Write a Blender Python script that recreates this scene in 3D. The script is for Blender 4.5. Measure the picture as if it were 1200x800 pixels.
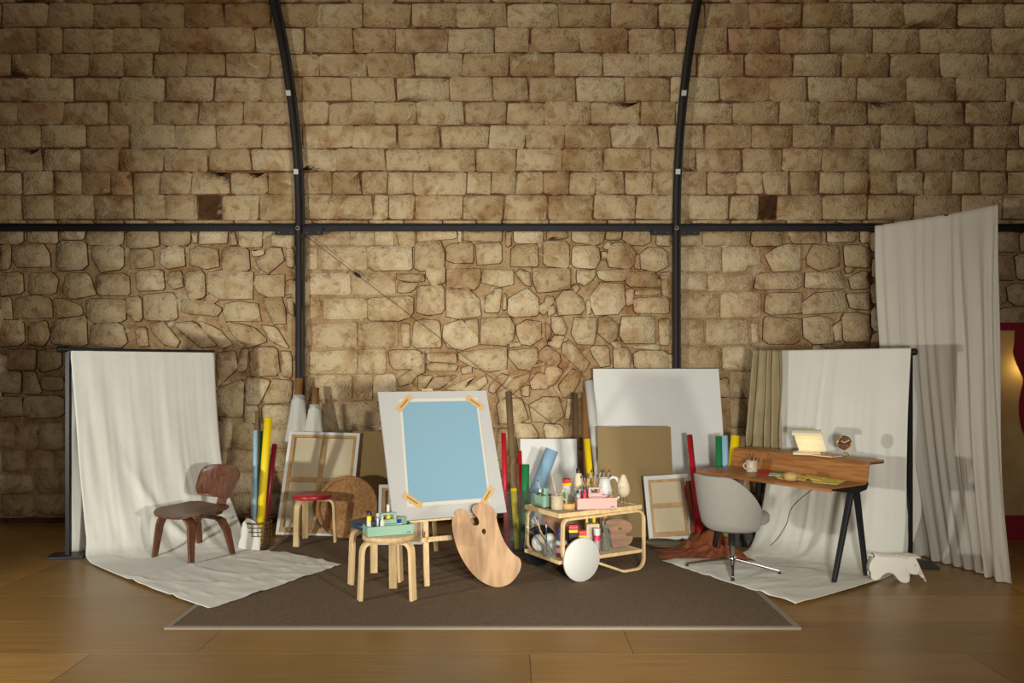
import bpy, math, random
from mathutils import Vector, Matrix, noise
# ------------------------------------------------------------ clearing
for o in list(bpy.data.objects): bpy.data.objects.remove(o)
S = bpy.context.scene; COL = S.collection
# ------------------------------------------------------------ camera (image taken as 1200x800)
FPX, CX, HY, EYE = 960.0, 597.0, 430.0, 1.57
cd = bpy.data.cameras.new('camera'); cam = bpy.data.objects.new('camera', cd); COL.objects.link(cam)
cam.location = (0, 0, EYE); cam.rotation_euler = (math.pi/2, 0, 0)
cd.sensor_width = 36; cd.lens = FPX*36/1200; cd.shift_x = 3/1200; cd.shift_y = 30/1200; cd.clip_end = 60
S.camera = cam
# ------------------------------------------------------------ world, lights, exposure
w = bpy.data.worlds.new('world'); S.world = w; w.use_nodes = True
w.node_tree.nodes['Background'].inputs[0].default_value = (.95, .9, .82, 1)
w.node_tree.nodes['Background'].inputs[1].default_value = 0.0
S.view_settings.view_transform = 'Standard'; S.view_settings.look = 'None'
S.view_settings.exposure = 0.0; S.view_settings.gamma = 1
def spot(name, loc, target, power, cone, blend, size, col):
    l = bpy.data.lights.new(name, 'SPOT'); l.energy = power; l.spot_size = math.radians(cone); l.spot_blend = blend
    l.shadow_soft_size = size; l.color = col
    o = bpy.data.objects.new(name, l); COL.objects.link(o); o.location = loc
    o.rotation_euler = (Vector(target)-Vector(loc)).to_track_quat('-Z', 'Y').to_euler(); return o
def area(name, loc, target, power, sx, sy, col):
    l = bpy.data.lights.new(name, 'AREA'); l.energy = power; l.shape = 'RECTANGLE'; l.size = sx; l.size_y = sy; l.color = col
    o = bpy.data.objects.new(name, l); COL.objects.link(o); o.location = loc
    o.rotation_euler = (Vector(target)-Vector(loc)).to_track_quat('-Z', 'Y').to_euler(); return o
spot('key_light', (-4.7, 2.3, 1.15), (-.4, 7.4, 1.25), 700, 78, .6, .12, (1, .975, .91))
spot('wall_light_left', (2.3, .6, 1.3), (-2.3, 8.35, 1.2), 900, 54, 1.0, .16, (1, .965, .89))
spot('wall_light_right', (.9, .6, 1.3), (1.1, 8.35, 1.2), 850, 58, 1.0, .16, (1, .965, .89))
area('fill_light', (.8, -1.2, 3.6), (0, 6.5, .6), 135, 3.0, 2.0, (1, .97, .92))
spot('floor_glow_left', (-4.6, 3.0, 1.3), (-3.1, 4.4, 0), 6, 95, 1.0, .2, (1, .86, .45))
spot('floor_glow_right', (4.7, 4.6, 1.8), (3.0, 5.0, 0), 44, 95, 1.0, .2, (1, .84, .45))

# ------------------------------------------------------------ coordinate helpers (pixel of a 1200x800 frame -> world)
def at(px, py, Y): return Vector(((px-CX)*Y/FPX, Y, EYE-(py-HY)*Y/FPX))
def SF(px, py, z=0.0):
    Y = (EYE-z)*FPX/(py-HY); return Vector(((px-CX)*Y/FPX, Y, z))
# ------------------------------------------------------------ materials
def lin(c):
    return tuple(((x/255)/12.92 if x/255 <= .04045 else ((x/255+.055)/1.055)**2.4) for x in c)
MATS = {}
def mat(name, c, rough=.6, bump=0, bscale=40, var=.0, vscale=6, metal=0, stretch=None, c2=None, alpha=None, emit=None, sheen=0, coat=0):
    m = bpy.data.materials.new(name); m.use_nodes = True; MATS[name] = m
    nt = m.node_tree; N = nt.nodes; L = nt.links; p = N['Principled BSDF']
    p.inputs['Roughness'].default_value = rough; p.inputs['Metallic'].default_value = metal
    if coat: p.inputs['Coat Weight'].default_value = coat
    if sheen: p.inputs['Sheen Weight'].default_value = sheen
    a = lin(c)
    tc = N.new('ShaderNodeTexCoord'); mp = N.new('ShaderNodeMapping'); L.new(tc.outputs['Object'], mp.inputs[0])
    if stretch: mp.inputs['Scale'].default_value = stretch
    if var or c2:
        b = lin(c2) if c2 else tuple(x*(1-var) for x in a)
        n = N.new('ShaderNodeTexNoise'); n.inputs['Scale'].default_value = vscale; n.inputs['Detail'].default_value = 6
        n.inputs['Distortion'].default_value = .4
        L.new(mp.outputs[0], n.inputs['Vector'])
        r = N.new('ShaderNodeValToRGB'); r.color_ramp.elements[0].position = .36; r.color_ramp.elements[1].position = .64
        r.color_ramp.elements[0].color = (*b, 1); r.color_ramp.elements[1].color = (*a, 1)
        L.new(n.outputs[0], r.inputs[0]); L.new(r.outputs[0], p.inputs['Base Color'])
    else: p.inputs['Base Color'].default_value = (*a, 1)
    if bump:
        n2 = N.new('ShaderNodeTexNoise'); n2.inputs['Scale'].default_value = bscale; n2.inputs['Detail'].default_value = 5
        L.new(mp.outputs[0], n2.inputs['Vector'])
        bp = N.new('ShaderNodeBump'); bp.inputs['Strength'].default_value = bump; bp.inputs['Distance'].default_value = .01
        L.new(n2.outputs[0], bp.inputs['Height']); L.new(bp.outputs[0], p.inputs['Normal'])
    if alpha: p.inputs['Transmission Weight'].default_value = alpha; p.inputs['IOR'].default_value = 1.3
    if emit:
        p.inputs['Emission Color'].default_value = (*lin(emit[0]), 1); p.inputs['Emission Strength'].default_value = emit[1]
    return m
def clear(name, tint, op):          # thin clear plastic or glass: mostly lets light through
    m = bpy.data.materials.new(name); m.use_nodes = True; N = m.node_tree.nodes; L = m.node_tree.links
    N.remove(N['Principled BSDF']); out = N['Material Output']
    t = N.new('ShaderNodeBsdfTransparent'); t.inputs[0].default_value = (*tint, 1)
    g = N.new('ShaderNodeBsdfGlossy'); g.inputs['Roughness'].default_value = .08
    d = N.new('ShaderNodeBsdfDiffuse'); d.inputs[0].default_value = (*tint, 1)
    a = N.new('ShaderNodeMixShader'); a.inputs[0].default_value = .5; L.new(g.outputs[0], a.inputs[1]); L.new(d.outputs[0], a.inputs[2])
    f = N.new('ShaderNodeLayerWeight'); f.inputs[0].default_value = .25
    ad = N.new('ShaderNodeMath'); ad.operation = 'MULTIPLY_ADD'; ad.inputs[1].default_value = .5; ad.inputs[2].default_value = op
    L.new(f.outputs['Facing'], ad.inputs[0])
    x = N.new('ShaderNodeMixShader'); L.new(ad.outputs[0], x.inputs[0]); L.new(t.outputs[0], x.inputs[1]); L.new(a.outputs[0], x.inputs[2])
    L.new(x.outputs[0], out.inputs[0]); return m
def stone_mat(name, tones, joint=False):
    m = bpy.data.materials.new(name); m.use_nodes = True; N = m.node_tree.nodes; L = m.node_tree.links; p = N['Principled BSDF']
    p.inputs['Roughness'].default_value = .93; p.inputs['Specular IOR Level'].default_value = .15
    geo = N.new('ShaderNodeNewGeometry'); oi = N.new('ShaderNodeObjectInfo')
    ad = N.new('ShaderNodeMath'); L.new(geo.outputs['Random Per Island'], ad.inputs[0]); L.new(oi.outputs['Random'], ad.inputs[1])
    fr = N.new('ShaderNodeMath'); fr.operation = 'FRACT'; L.new(ad.outputs[0], fr.inputs[0])
    r = N.new('ShaderNodeValToRGB'); cr = r.color_ramp
    for i in range(len(tones)-2): cr.elements.new(.5)
    for i, t in enumerate(tones):
        cr.elements[i].position = i/(len(tones)-1); cr.elements[i].color = (*lin(t), 1)
    L.new(fr.outputs[0], r.inputs[0])
    def nz(scale, det, dist=0):
        n = N.new('ShaderNodeTexNoise'); n.inputs['Scale'].default_value = scale; n.inputs['Detail'].default_value = det
        n.inputs['Distortion'].default_value = dist; L.new(geo.outputs['Position'], n.inputs['Vector']); return n
    def mixc(a_, fac, col, mode='MULTIPLY'):
        x = N.new('ShaderNodeMix'); x.data_type = 'RGBA'; x.blend_type = mode
        L.new(fac, x.inputs[0]); L.new(a_, x.inputs[6]); x.inputs[7].default_value = (*col, 1); return x.outputs[2]
    def ramp(src, a, b):
        q = N.new('ShaderNodeMapRange'); q.inputs[1].default_value = a; q.inputs[2].default_value = b; L.new(src, q.inputs[0]); return q.outputs[0]
    c = r.outputs[0]
    n1 = nz(3.2, 8, .6); c = mixc(c, ramp(n1.outputs[0], .47, .68), (.72, .62, .52))         # brown weathering blotches
    n2 = nz(13, 8, .5); c = mixc(c, ramp(n2.outputs[0], .50, .72), (.66, .54, .44))
    n3 = nz(55, 4); c = mixc(c, ramp(n3.outputs[0], .62, .76), (.5, .42, .34))              # pits
    n4 = nz(5.5, 7, 1.5); c = mixc(c, ramp(n4.outputs[0], .60, .74), lin((205, 192, 160)), 'MIX')   # pale lime bloom
    n5 = nz(1.1, 5, .8); c = mixc(c, ramp(n5.outputs[0], .55, .75), (.88, .70, .62))         # reddish stain
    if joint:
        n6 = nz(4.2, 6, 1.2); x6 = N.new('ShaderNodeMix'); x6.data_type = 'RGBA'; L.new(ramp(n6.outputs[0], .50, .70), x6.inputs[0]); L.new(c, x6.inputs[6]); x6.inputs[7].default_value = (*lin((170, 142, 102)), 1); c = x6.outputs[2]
    L.new(c, p.inputs['Base Color'])
    mu = N.new('ShaderNodeMath'); mu.operation = 'ADD'; L.new(n2.outputs[0], mu.inputs[0]); L.new(n3.outputs[0], mu.inputs[1])
    bp = N.new('ShaderNodeBump'); bp.inputs['Strength'].default_value = .8; bp.inputs['Distance'].default_value = .022
    L.new(mu.outputs[0], bp.inputs['Height']); L.new(bp.outputs[0], p.inputs['Normal'])
    return m
M = dict(
 stone=stone_mat('limestone', [(200,178,140),(214,194,154),(206,184,144),(190,165,124),(226,208,170),(212,190,148)]),
 ashlar=stone_mat('vault_limestone', [(194,170,130),(206,182,140),(214,194,154),(190,164,122),(200,176,134)]),
 mortar=stone_mat('lime_mortar', [(168,140,102),(182,154,114)]),
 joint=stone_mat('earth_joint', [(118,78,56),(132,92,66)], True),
 crevice=stone_mat('crevice_dirt_shade', [(84,56,38),(98,66,44)]),  # dark ring round rubble stones: dirt line plus painted joint shade
 darkstone=stone_mat('dark_stone', [(84,60,38),(96,70,44)]),
 iron=mat('blackened_steel', (28,25,24), .65, .15, 60, .25, 9),
 bolt=mat('bolt', (150,145,138), .4, metal=.7),
 black=mat('black_metal', (24,23,26), .4), blackp=mat('black_plastic', (22,22,23), .45),
 cloth=mat('cotton_sheet', (218,217,206), .95, .25, 160, .05, 3, sheen=.1),
 curtain=mat('sheer_cotton', (204,198,184), .95, .2, 140, .05, 2),
 linen=mat('olive_linen', (166,151,114), .95, .35, 150, .18, 5),
 rug=None, rug_edge=mat('grey_binding', (142,132,114), .95, .3, 200),
 walnut=mat('walnut_ply', (116,72,48), .38, .05, 30, 0, 5, c2=(78,46,30), stretch=(9,9,.9)),
 walnut_edge=mat('ply_edge', (150,96,60), .5),
 birch=mat('birch', (224,196,146), .5, .04, 30, 0, 6, c2=(208,176,124), stretch=(6,6,.6)),
 birch_top=mat('birch_top', (206,176,130), .5, .04, 30, 0, 5, c2=(190,158,112), stretch=(1,8,8)),
 pine=mat('pine_bar', (198,162,108), .6, .05, 30, 0, 5, c2=(174,138,88), stretch=(3,3,3)),
 palette=mat('oiled_wood', (186,148,104), .5, .05, 30, 0, 3.2, c2=(148,110,70), stretch=(5,5,.7)),
 palette2=mat('dark_oiled_wood', (150,106,68), .55, .05, 30, 0, 4, c2=(120,80,48), stretch=(.8,6,6)),
 cork=mat('cork', (170,128,80), .9, .5, 60, 0, 40, c2=(142,100,58)),
 teak=mat('orange_oak', (172,118,66), .4, .04, 30, 0, 4, c2=(142,92,48), stretch=(1.2,1.2,14)),
 white=mat('white_paint', (206,206,198), .55), canvasw=mat('primed_canvas', (226,227,221), .85, .15, 260, .03, 3),
 canvasb=mat('raw_canvas', (214,200,166), .9, .2, 220, .05, 3), sheetw=mat('cream_sheet', (196,192,178), .8), wirec=mat('bronze_wire', (92,76,54), .6), boardw=mat('board_primer', (178,177,171), .85, .15, 260, .03, 3), shell=mat('white_plastic', (230,226,214), .5),
 kraft=mat('kraft_board', (150,124,80), .85, .05, 90, .08, 3), mdf=mat('fibre_board', (152,128,84), .8, .03, 90, .05, 2),
 tubek=mat('cardboard_tube', (150,108,62), .8, .05, 60, .12, 8), tubed=mat('old_cardboard', (122,98,66), .85, .05, 60, .15, 8),
 tape=mat('paper_tape', (196,158,98), .7), tapeprint=mat('tape_print', (112,84,50), .7),
 blue=mat('sky_blue_paper', (120,156,172), .75), skyroll=mat('light_blue_roll', (150,192,218), .6),
 yellow=mat('yellow_roll', (244,212,16), .5), red=mat('red_roll', (190,16,38), .5), green=mat('green_roll', (28,122,66), .5),
 redseat=mat('red_lacquer', (172,22,40), .35, coat=.3), blueseat=mat('blue_lacquer', (30,66,92), .4),
 mint=mat('mint_plastic', (134,172,146), .5), pink=mat('pink_plastic', (206,162,152), .5), sage=mat('sage_plastic', (120,150,128), .5),
 wool=mat('grey_wool', (158,155,145), .95, .5, 260, .12, 120, sheen=.2), chrome=mat('polished_aluminium', (190,188,184), .15, metal=1),
 cream=mat('cream_enamel', (214,204,170), .5), brass=mat('brass', (196,158,92), .2, metal=1),
 mug=mat('speckled_clay', (206,198,176), .5, .05, 40, 0, 60, c2=(176,160,132)), mugb=mat('beige_clay', (188,172,142), .6, .1, 40, .15, 40),
 paper=mat('white_paper', (222,222,214), .8), bristle=mat('bristle', (92,66,42), .9), brushw=mat('brush_handle', (196,158,110), .5),
 terra=mat('terracotta_cloth', (162,92,56), .95, .4, 90, .35, 9), dgreen=mat('dark_green_enamel', (34,52,40), .3), olive=mat('green_rim', (96,104,78), .5),
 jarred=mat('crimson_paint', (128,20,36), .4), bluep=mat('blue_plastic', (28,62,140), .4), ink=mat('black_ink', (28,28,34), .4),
 pinkp=mat('magenta_label', (232,36,88), .45), orange=mat('orange_paint', (222,92,46), .5), lime=mat('green_paint', (86,160,72), .5),
 silver=mat('grey_foil', (168,170,170), .4, metal=.4), wicker=mat('dark_wicker', (112,84,50), .8, .4, 90, .3, 20),
 crimson=mat('crimson_board', (132,10,34), .6), fpaper=mat('yellow_print_paper', (250,236,124), .7, 0, 10, 0, 55, c2=(244,224,112)),
 ochre_cover=mat('ochre_mat', (224,150,30), .6), redp=mat('red_packaging', (206,30,40), .5), yelp=mat('yellow_packaging', (240,200,30), .5),
 glass=clear('clear_glass', (.86, .90, .88), .10), acry=clear('clear_acrylic', (.86, .89, .87), .05), smoke=clear('grey_glass', (.70, .75, .68), .22),
 bulb=mat('lit_bulb', (255,236,190), .5, emit=((255,206,130), 1.5)),
)
# wool rug: woven flecks
def rug_mat():
    m = mat('sisal_rug', (116,95,70), .95, .7, 150, 0, 60, c2=(94,76,55)); return m
M['rug'] = rug_mat()
def plank_mat():
    m = bpy.data.materials.new('plank_wood'); m.use_nodes = True; N = m.node_tree.nodes; L = m.node_tree.links; p = N['Principled BSDF']
    p.inputs['Roughness'].default_value = .34
    g = N.new('ShaderNodeNewGeometry'); oi = N.new('ShaderNodeObjectInfo'); mp = N.new('ShaderNodeMapping'); mp.inputs['Scale'].default_value = (.9, 26, 1)
    L.new(g.outputs['Position'], mp.inputs[0])
    n = N.new('ShaderNodeTexNoise'); n.inputs['Scale'].default_value = 2.2; n.inputs['Detail'].default_value = 7; n.inputs['Distortion'].default_value = .3
    L.new(mp.outputs[0], n.inputs['Vector'])
    r = N.new('ShaderNodeValToRGB'); r.color_ramp.elements[0].position = .3; r.color_ramp.elements[1].position = .7
    r.color_ramp.elements[0].color = (*lin((134,99,50)), 1); r.color_ramp.elements[1].color = (*lin((162,124,67)), 1)
    L.new(n.outputs[0], r.inputs[0])
    h = N.new('ShaderNodeMapRange'); h.inputs[3].default_value = .78; h.inputs[4].default_value = 1.12; L.new(oi.outputs['Random'], h.inputs[0])
    x = N.new('ShaderNodeMix'); x.data_type = 'RGBA'; x.blend_type = 'MULTIPLY'; x.inputs[0].default_value = 1
    L.new(r.outputs[0], x.inputs[6]); L.new(h.outputs[0], x.inputs[7]); L.new(x.outputs[2], p.inputs['Base Color'])
    n2 = N.new('ShaderNodeTexNoise'); n2.inputs['Scale'].default_value = 1.3; L.new(g.outputs['Position'], n2.inputs['Vector'])
    q = N.new('ShaderNodeMapRange'); q.inputs[3].default_value = .28; q.inputs[4].default_value = .46; L.new(n2.outputs[0], q.inputs[0]); L.new(q.outputs[0], p.inputs['Roughness'])
    return m
M['plank'] = plank_mat()
# ------------------------------------------------------------ mesh builder
class MB:
    def __init__(s): s.v = []; s.f = []; s.sm = []; s.mi = []; s.cm = 0
    def add(s, vs, fs, smooth=False):
        b = len(s.v); s.v += [Vector(x) for x in vs]
        for f in fs: s.f.append(tuple(b+i for i in f)); s.sm.append(smooth); s.mi.append(s.cm)
        return s
    def box(s, c, d, rz=0, mtx=None):
        x, y, z = [k/2 for k in d]; R = Matrix.Rotation(rz, 3, 'Z') if mtx is None else mtx; c = Vector(c)
        vs = [c+R@Vector(p) for p in ((-x,-y,-z),(x,-y,-z),(x,y,-z),(-x,y,-z),(-x,-y,z),(x,-y,z),(x,y,z),(-x,y,z))]
        return s.add(vs, [(0,3,2,1),(4,5,6,7),(0,1,5,4),(1,2,6,5),(2,3,7,6),(3,0,4,7)])
    def prism(s, pts, o, U, V, t):        # outline in (u,v) of plane o,U,V ; extruded t along U x V (from o)
        o = Vector(o); U = Vector(U); V = Vector(V); Nn = U.cross(V).normalized(); n = len(pts)
        a = [o+U*p[0]+V*p[1] for p in pts]; b = [q+Nn*t for q in a]
        return s.add(a+b, [tuple(range(n-1, -1, -1)), tuple(range(n, 2*n))]+[(i, (i+1) % n, n+(i+1) % n, n+i) for i in range(n)])
    def tube(s, path, r, n=10, cap=True, smooth=True):
        path = [Vector(p) for p in path]; k = len(path); rs = r if isinstance(r, (list, tuple)) else [r]*k
        vs = []; prev = None
        for i, p in enumerate(path):
            t = (path[min(i+1, k-1)]-path[max(i-1, 0)]).normalized()
            if prev is None: a = t.cross(Vector((0, 0, 1)) if abs(t.z) < .9 else Vector((1, 0, 0))).normalized()
            else: a = (prev-t*prev.dot(t)).normalized()
            prev = a; b = t.cross(a)
            for j in range(n):
                q = 2*math.pi*j/n; vs.append(p+(a*math.cos(q)+b*math.sin(q))*rs[i])
        fs = [(i*n+j, i*n+(j+1) % n, (i+1)*n+(j+1) % n, (i+1)*n+j) for i in range(k-1) for j in range(n)]
        s.add(vs, fs, smooth)
        if cap: s.add(vs[:n], [tuple(range(n-1, -1, -1))]); s.add(vs[-n:], [tuple(range(n))])
        return s
    def strip(s, path, wd, w, t):         # rectangular section swept; wd = width direction
        path = [Vector(p) for p in path]; k = len(path); wd = Vector(wd).normalized(); ws = w if isinstance(w, (list, tuple)) else [w]*k
        vs = []
        for i, p in enumerate(path):
            tg = (path[min(i+1, k-1)]-path[max(i-1, 0)]).normalized(); nn = tg.cross(wd).normalized()
            for a, b in ((-1,-1),(1,-1),(1,1),(-1,1)): vs.append(p+wd*(a*ws[i]/2)+nn*(b*t/2))
        fs = [(i*4+j, i*4+(j+1) % 4, (i+1)*4+(j+1) % 4, (i+1)*4+j) for i in range(k-1) for j in range(4)]
        return s.add(vs, fs+[(3,2,1,0), tuple((k-1)*4+j for j in range(4))])
    def lathe(s, prof, c=(0,0,0), n=24, mtx=None, smooth=True, cap=True):
        c = Vector(c); R = mtx or Matrix.Identity(3); vs = []
        for r, z in prof:
            for j in range(n):
                q = 2*math.pi*j/n; vs.append(c+R@Vector((r*math.cos(q), r*math.sin(q), z)))
        k = len(prof)
        s.add(vs, [(i*n+j, i*n+(j+1) % n, (i+1)*n+(j+1) % n, (i+1)*n+j) for i in range(k-1) for j in range(n)], smooth)
        if cap:
            if prof[0][0] > 1e-4: s.add(vs[:n], [tuple(range(n-1, -1, -1))])
            if prof[-1][0] > 1e-4: s.add(vs[-n:], [tuple(range(n))])
        return s
    def grid(s, fn, nu, nv, smooth=True):
        vs = [fn(i/nu, j/nv) for j in range(nv+1) for i in range(nu+1)]; W = nu+1
        return s.add(vs, [(j*W+i, j*W+i+1, (j+1)*W+i+1, (j+1)*W+i) for j in range(nv) for i in range(nu)], smooth)
    def build(s, name, m, parent=None, bevel=0, solid=0, origin=None, seg=2):
        if parent is not None and origin is None:
            par = parent; off = Vector(par.get('_off', (0, 0, 0)))
        if origin is None and parent is None:
            xs = [v.x for v in s.v]; ys = [v.y for v in s.v]; origin = Vector(((min(xs)+max(xs))/2, (min(ys)+max(ys))/2, min(v.z for v in s.v)))
        shift = origin if origin is not None else Vector((0, 0, 0))
        me = bpy.data.meshes.new(name); me.from_pydata([v-shift for v in s.v], [], s.f)
        me.polygons.foreach_set('use_smooth', s.sm)
        ms = m if isinstance(m, (list, tuple)) else [m]
        for q in ms: me.materials.append(q)
        if len(ms) > 1: me.polygons.foreach_set('material_index', s.mi)
        me.update(); o = bpy.data.objects.new(name, me); COL.objects.link(o)
        if origin is not None: o.location = shift
        if parent is not None: o.parent = parent
        if solid:
            d = o.modifiers.new('s', 'SOLIDIFY'); d.thickness = solid; d.offset = 0
        if bevel:
            d = o.modifiers.new('b', 'BEVEL'); d.width = bevel; d.segments = seg; d.limit_method = 'ANGLE'; d.angle_limit = .7
        return o
def tag(o, label, cat, group=None, kind=None):
    o['label'] = label; o['category'] = cat
    if group: o['group'] = group
    if kind: o['kind'] = kind
    return o
def thing(name, label, cat, loc=(0,0,0), rz=0, group=None):
    o = bpy.data.objects.new(name, None); COL.objects.link(o); o.location = loc; o.rotation_euler = (0, 0, rz); o.empty_display_size = .1
    return tag(o, label, cat, group)
def local(o, p): return Matrix.Rotation(-o.rotation_euler.z, 3, 'Z') @ (Vector(p)-o.location)
def struct(o): o['kind'] = 'structure'; return o
def dup(root, loc, rz=0, label=None):
    r = root.copy(); COL.objects.link(r); r.location = loc; r.rotation_euler = (0, 0, rz)
    if label: r['label'] = label
    def rec(a, b):
        for ch in list(a.children):
            c = ch.copy(); COL.objects.link(c); c.parent = b; rec(ch, c)
    rec(root, r); return r
def arc(c, r, a0, a1, n, f):
    return [f(c[0]+r*math.cos(a0+(a1-a0)*i/n), c[1]+r*math.sin(a0+(a1-a0)*i/n)) for i in range(n+1)]
def cat_rom(P, t):
    n = len(P)-1; x = min(max(t, 0), 1)*n; i = min(int(x), n-1); f = x-i
    a, b, c, d = P[max(i-1, 0)], P[i], P[i+1], P[min(i+2, n)]
    return .5*((2*b)+(c-a)*f+(2*a-5*b+4*c-d)*f*f+(3*b-a-3*c+d)*f**3)
def roundpoly(pts, it=2):
    for _ in range(it):
        q = []
        for i in range(len(pts)):
            a, b = Vector(pts[i]), Vector(pts[(i+1) % len(pts)]); q += [a*.75+b*.25, a*.25+b*.75]
        pts = q
    return [tuple(p) for p in pts]
# ============================================================ STRUCTURE: wall, vault, floor
WY, SPR, R1, TH1, R2 = 8.35, 3.0, 2.44, .89, 7.0
def surf(x, s, d=0.0):                       # point on wall/vault at arc length s above the springing, d into the room
    if s <= 0: return Vector((x, WY-d, SPR+s))
    th = s/R1
    if th <= TH1:
        y = WY-R1*(1-math.cos(th)); z = SPR+R1*math.sin(th)
    else:
        t2 = min(TH1+(s-R1*TH1)/R2, math.pi/2)
        y1 = WY-R1*(1-math.cos(TH1)); z1 = SPR+R1*math.sin(TH1); th = t2
        y = y1-R2*(math.cos(TH1)-math.cos(t2)); z = z1+R2*(math.sin(t2)-math.sin(TH1))
    return Vector((x, y-d*math.cos(th), z-d*math.sin(th)))
def px2s(px, py):
    k = (HY-py)/FPX
    if EYE+k*WY <= SPR: s = EYE+k*WY-SPR
    else:
        a, b = 0.0, 4.5
        for _ in range(30):
            m = (a+b)/2; q = surf(0, m)
            if (q.z-EYE)/q.y < k: a = m
            else: b = m
        s = a
    return ((px-CX)*surf(0, s).y/FPX, s)
SMAX = R1*TH1+R2*(math.pi/2-TH1); APEX_Y = surf(0, SMAX).y
wall = MB().grid(lambda u, v: surf(-8+16*u, -SPR+SPR*v), 32, 12).build('wall_back', M['mortar'], origin=Vector((0, WY, 0))); struct(wall)
cb = MB(); cb.grid(lambda u, v: surf(-8+16*u, SMAX*v), 8, 30)
def mir(p): p = p.copy(); p.y = 2*APEX_Y-p.y; return p
cb.grid(lambda u, v: mir(surf(-8+16*u, SMAX*(1-v))), 8, 30)
ceil = cb.build('ceiling', M['joint'], origin=Vector((0, WY, SPR))); struct(ceil)
BY = 2*APEX_Y-WY
b = MB().box((0, BY-.1, SPR/2), (16, .2, SPR)); struct(b.build('wall_front', M['mortar']))
for sx, nm in ((-1, 'wall_left'), (1, 'wall_right')):
    prof = [surf(0, 0-SPR)]+[surf(0, SMAX*i/20) for i in range(21)]; prof += [mir(p) for p in reversed(prof)]
    b = MB(); n = len(prof)
    vs = [Vector((sx*8, p.y, p.z)) for p in prof]+[Vector((sx*8.2, p.y, p.z)) for p in prof]
    b.add(vs, [tuple(range(n)), tuple(range(2*n-1, n-1, -1))]+[(i, n+i, n+(i+1) % n, (i+1) % n) for i in range(n)])
    struct(b.build(nm, M['mortar']))
rnd = random.Random(4)
MO = M['mortar']
def stone(poly, depth, parent, ch=.16, jit=.004, bev=.014, m='stone', coll=None, skirt=.004, grow=0):
    P = [Vector(p) for p in poly]; n = len(P)
    if n <= 5:
        Q = []
        for i in range(n):
            a, b, c = P[i-1], P[i], P[(i+1) % n]; k = ch*rnd.uniform(.5, 1.3)
            Q += [b+(a-b)*min(k, .3), b+(c-b)*min(k, .3)]
    else: Q = P
    Q = [q+Vector((rnd.uniform(-jit, jit), rnd.uniform(-jit, jit))) for q in Q]; n = len(Q)
    c = sum(Q, Vector((0, 0)))/n
    if grow: Q = [q+(q-c).normalized()*grow for q in Q]
    rings = []
    for k, d in ((-skirt/bev, .0015), (0, depth*.45), (1, depth)):
        rg = []
        for q in Q:
            v = c-q; L = v.length; rg.append(surf(*(q+v*(min(bev*k, L*.4)/L)), d*rnd.uniform(.85, 1.15) if k > 0 else d))
        rings.append(rg)
    vs = rings[0]+rings[1]+rings[2]+[surf(c.x, c.y, depth*rnd.uniform(1.0, 1.5))]
    fs = [(r*n+i, r*n+(i+1) % n, (r+1)*n+(i+1) % n, (r+1)*n+i) for r in (0, 1) for i in range(n)]+[(2*n+i, 2*n+(i+1) % n, 3*n) for i in range(n)]
    if coll is not None: coll.add(vs, fs, True); return
    b = MB(); b.add(vs, fs, True)
    o0 = vs[-1]; me = bpy.data.meshes.new('stone'); me.from_pydata([v-o0 for v in vs], [], fs)
    me.polygons.foreach_set('use_smooth', [True]*len(fs)); me.materials.append(M[m])
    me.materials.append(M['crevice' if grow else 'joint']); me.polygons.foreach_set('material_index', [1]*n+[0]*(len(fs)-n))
    o = bpy.data.objects.new('stone', me); COL.objects.link(o); o.parent = parent; o.location = o0-parent.location
# ---- vault courses (rows of joints traced along each course)
def row(crops):
    out = []
    for o, sc, xs in crops: out += [o+x/sc for x in xs]
    return sorted(out)
K = 2.9625
rows = [
 (-24, 3, row([(0,K,[60,230,400,560,720,880,1040]),(400,K,[30,190,350,520,690,850,1010]),(800,K,[20,160,330,500,660,830,1000,1150])])),
 (3, 32, row([(0,K,[5,165,325,490,640,780,940,1100]),(400,K,[75,240,400,578,755,935,1100]),(800,K,[75,230,412,585,765,950,1115])])),
 (32, 62, row([(0,K,[130,220,390,555,720,890,1060]),(400,K,[45,190,370,530,655,825,995,1160]),(800,K,[155,335,510,655,820,1070])])),
 (62, 90, row([(0,K,[40,180,310,430,535,650,785,940,1110]),(400,K,[90,255,420,583,740,908,1068]),(800,K,[50,215,380,548,715,890,1060])])),
 (90, 119, row([(0,K,[95,260,415,575,745,905,1050]),(400,K,[35,190,375,525,650,815,985,1140]),(800,K,[125,300,432,605,775,945,1120])])),
 (119, 146, row([(0,K,[60,220,375,535,690,845,990,1140]),(400,K,[118,262,430,575,705,865,1035,1160]),(800,K,[170,330,470,640,805,975,1140])])),
 (146, 174, row([(0,K,[145,300,450,610,755,910,1050]),(400,K,[40,195,345,510,640,775,935,1100]),(800,K,[75,235,380,520,680,848,1005,1165])])),
 (174, 201, row([(0,K,[20,150,280,415,570,725,875,1035,1170]),(400,K,[155,305,470,605,765,912,1075]),(800,K,[45,205,345,480,645,805,970,1120])])),
 (201, 228, row([(0,K,[80,190,285,385,465,555,665,800,930,1050,1155]),(400,K,[70,160,250,435,520,605,700,790,885,985,1080]),(800,K,[85,185,280,370,470,555,645,740,835,930,1030,1125])])),
 (228, 258, row([(0,K,[80,190,330,465,575,690,770,900,1050]),(400,K,[110,165,255,420,565,715,870,1020]),(800,K,[20,160,260,325,480,640,800,965,1110])])),
]
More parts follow.
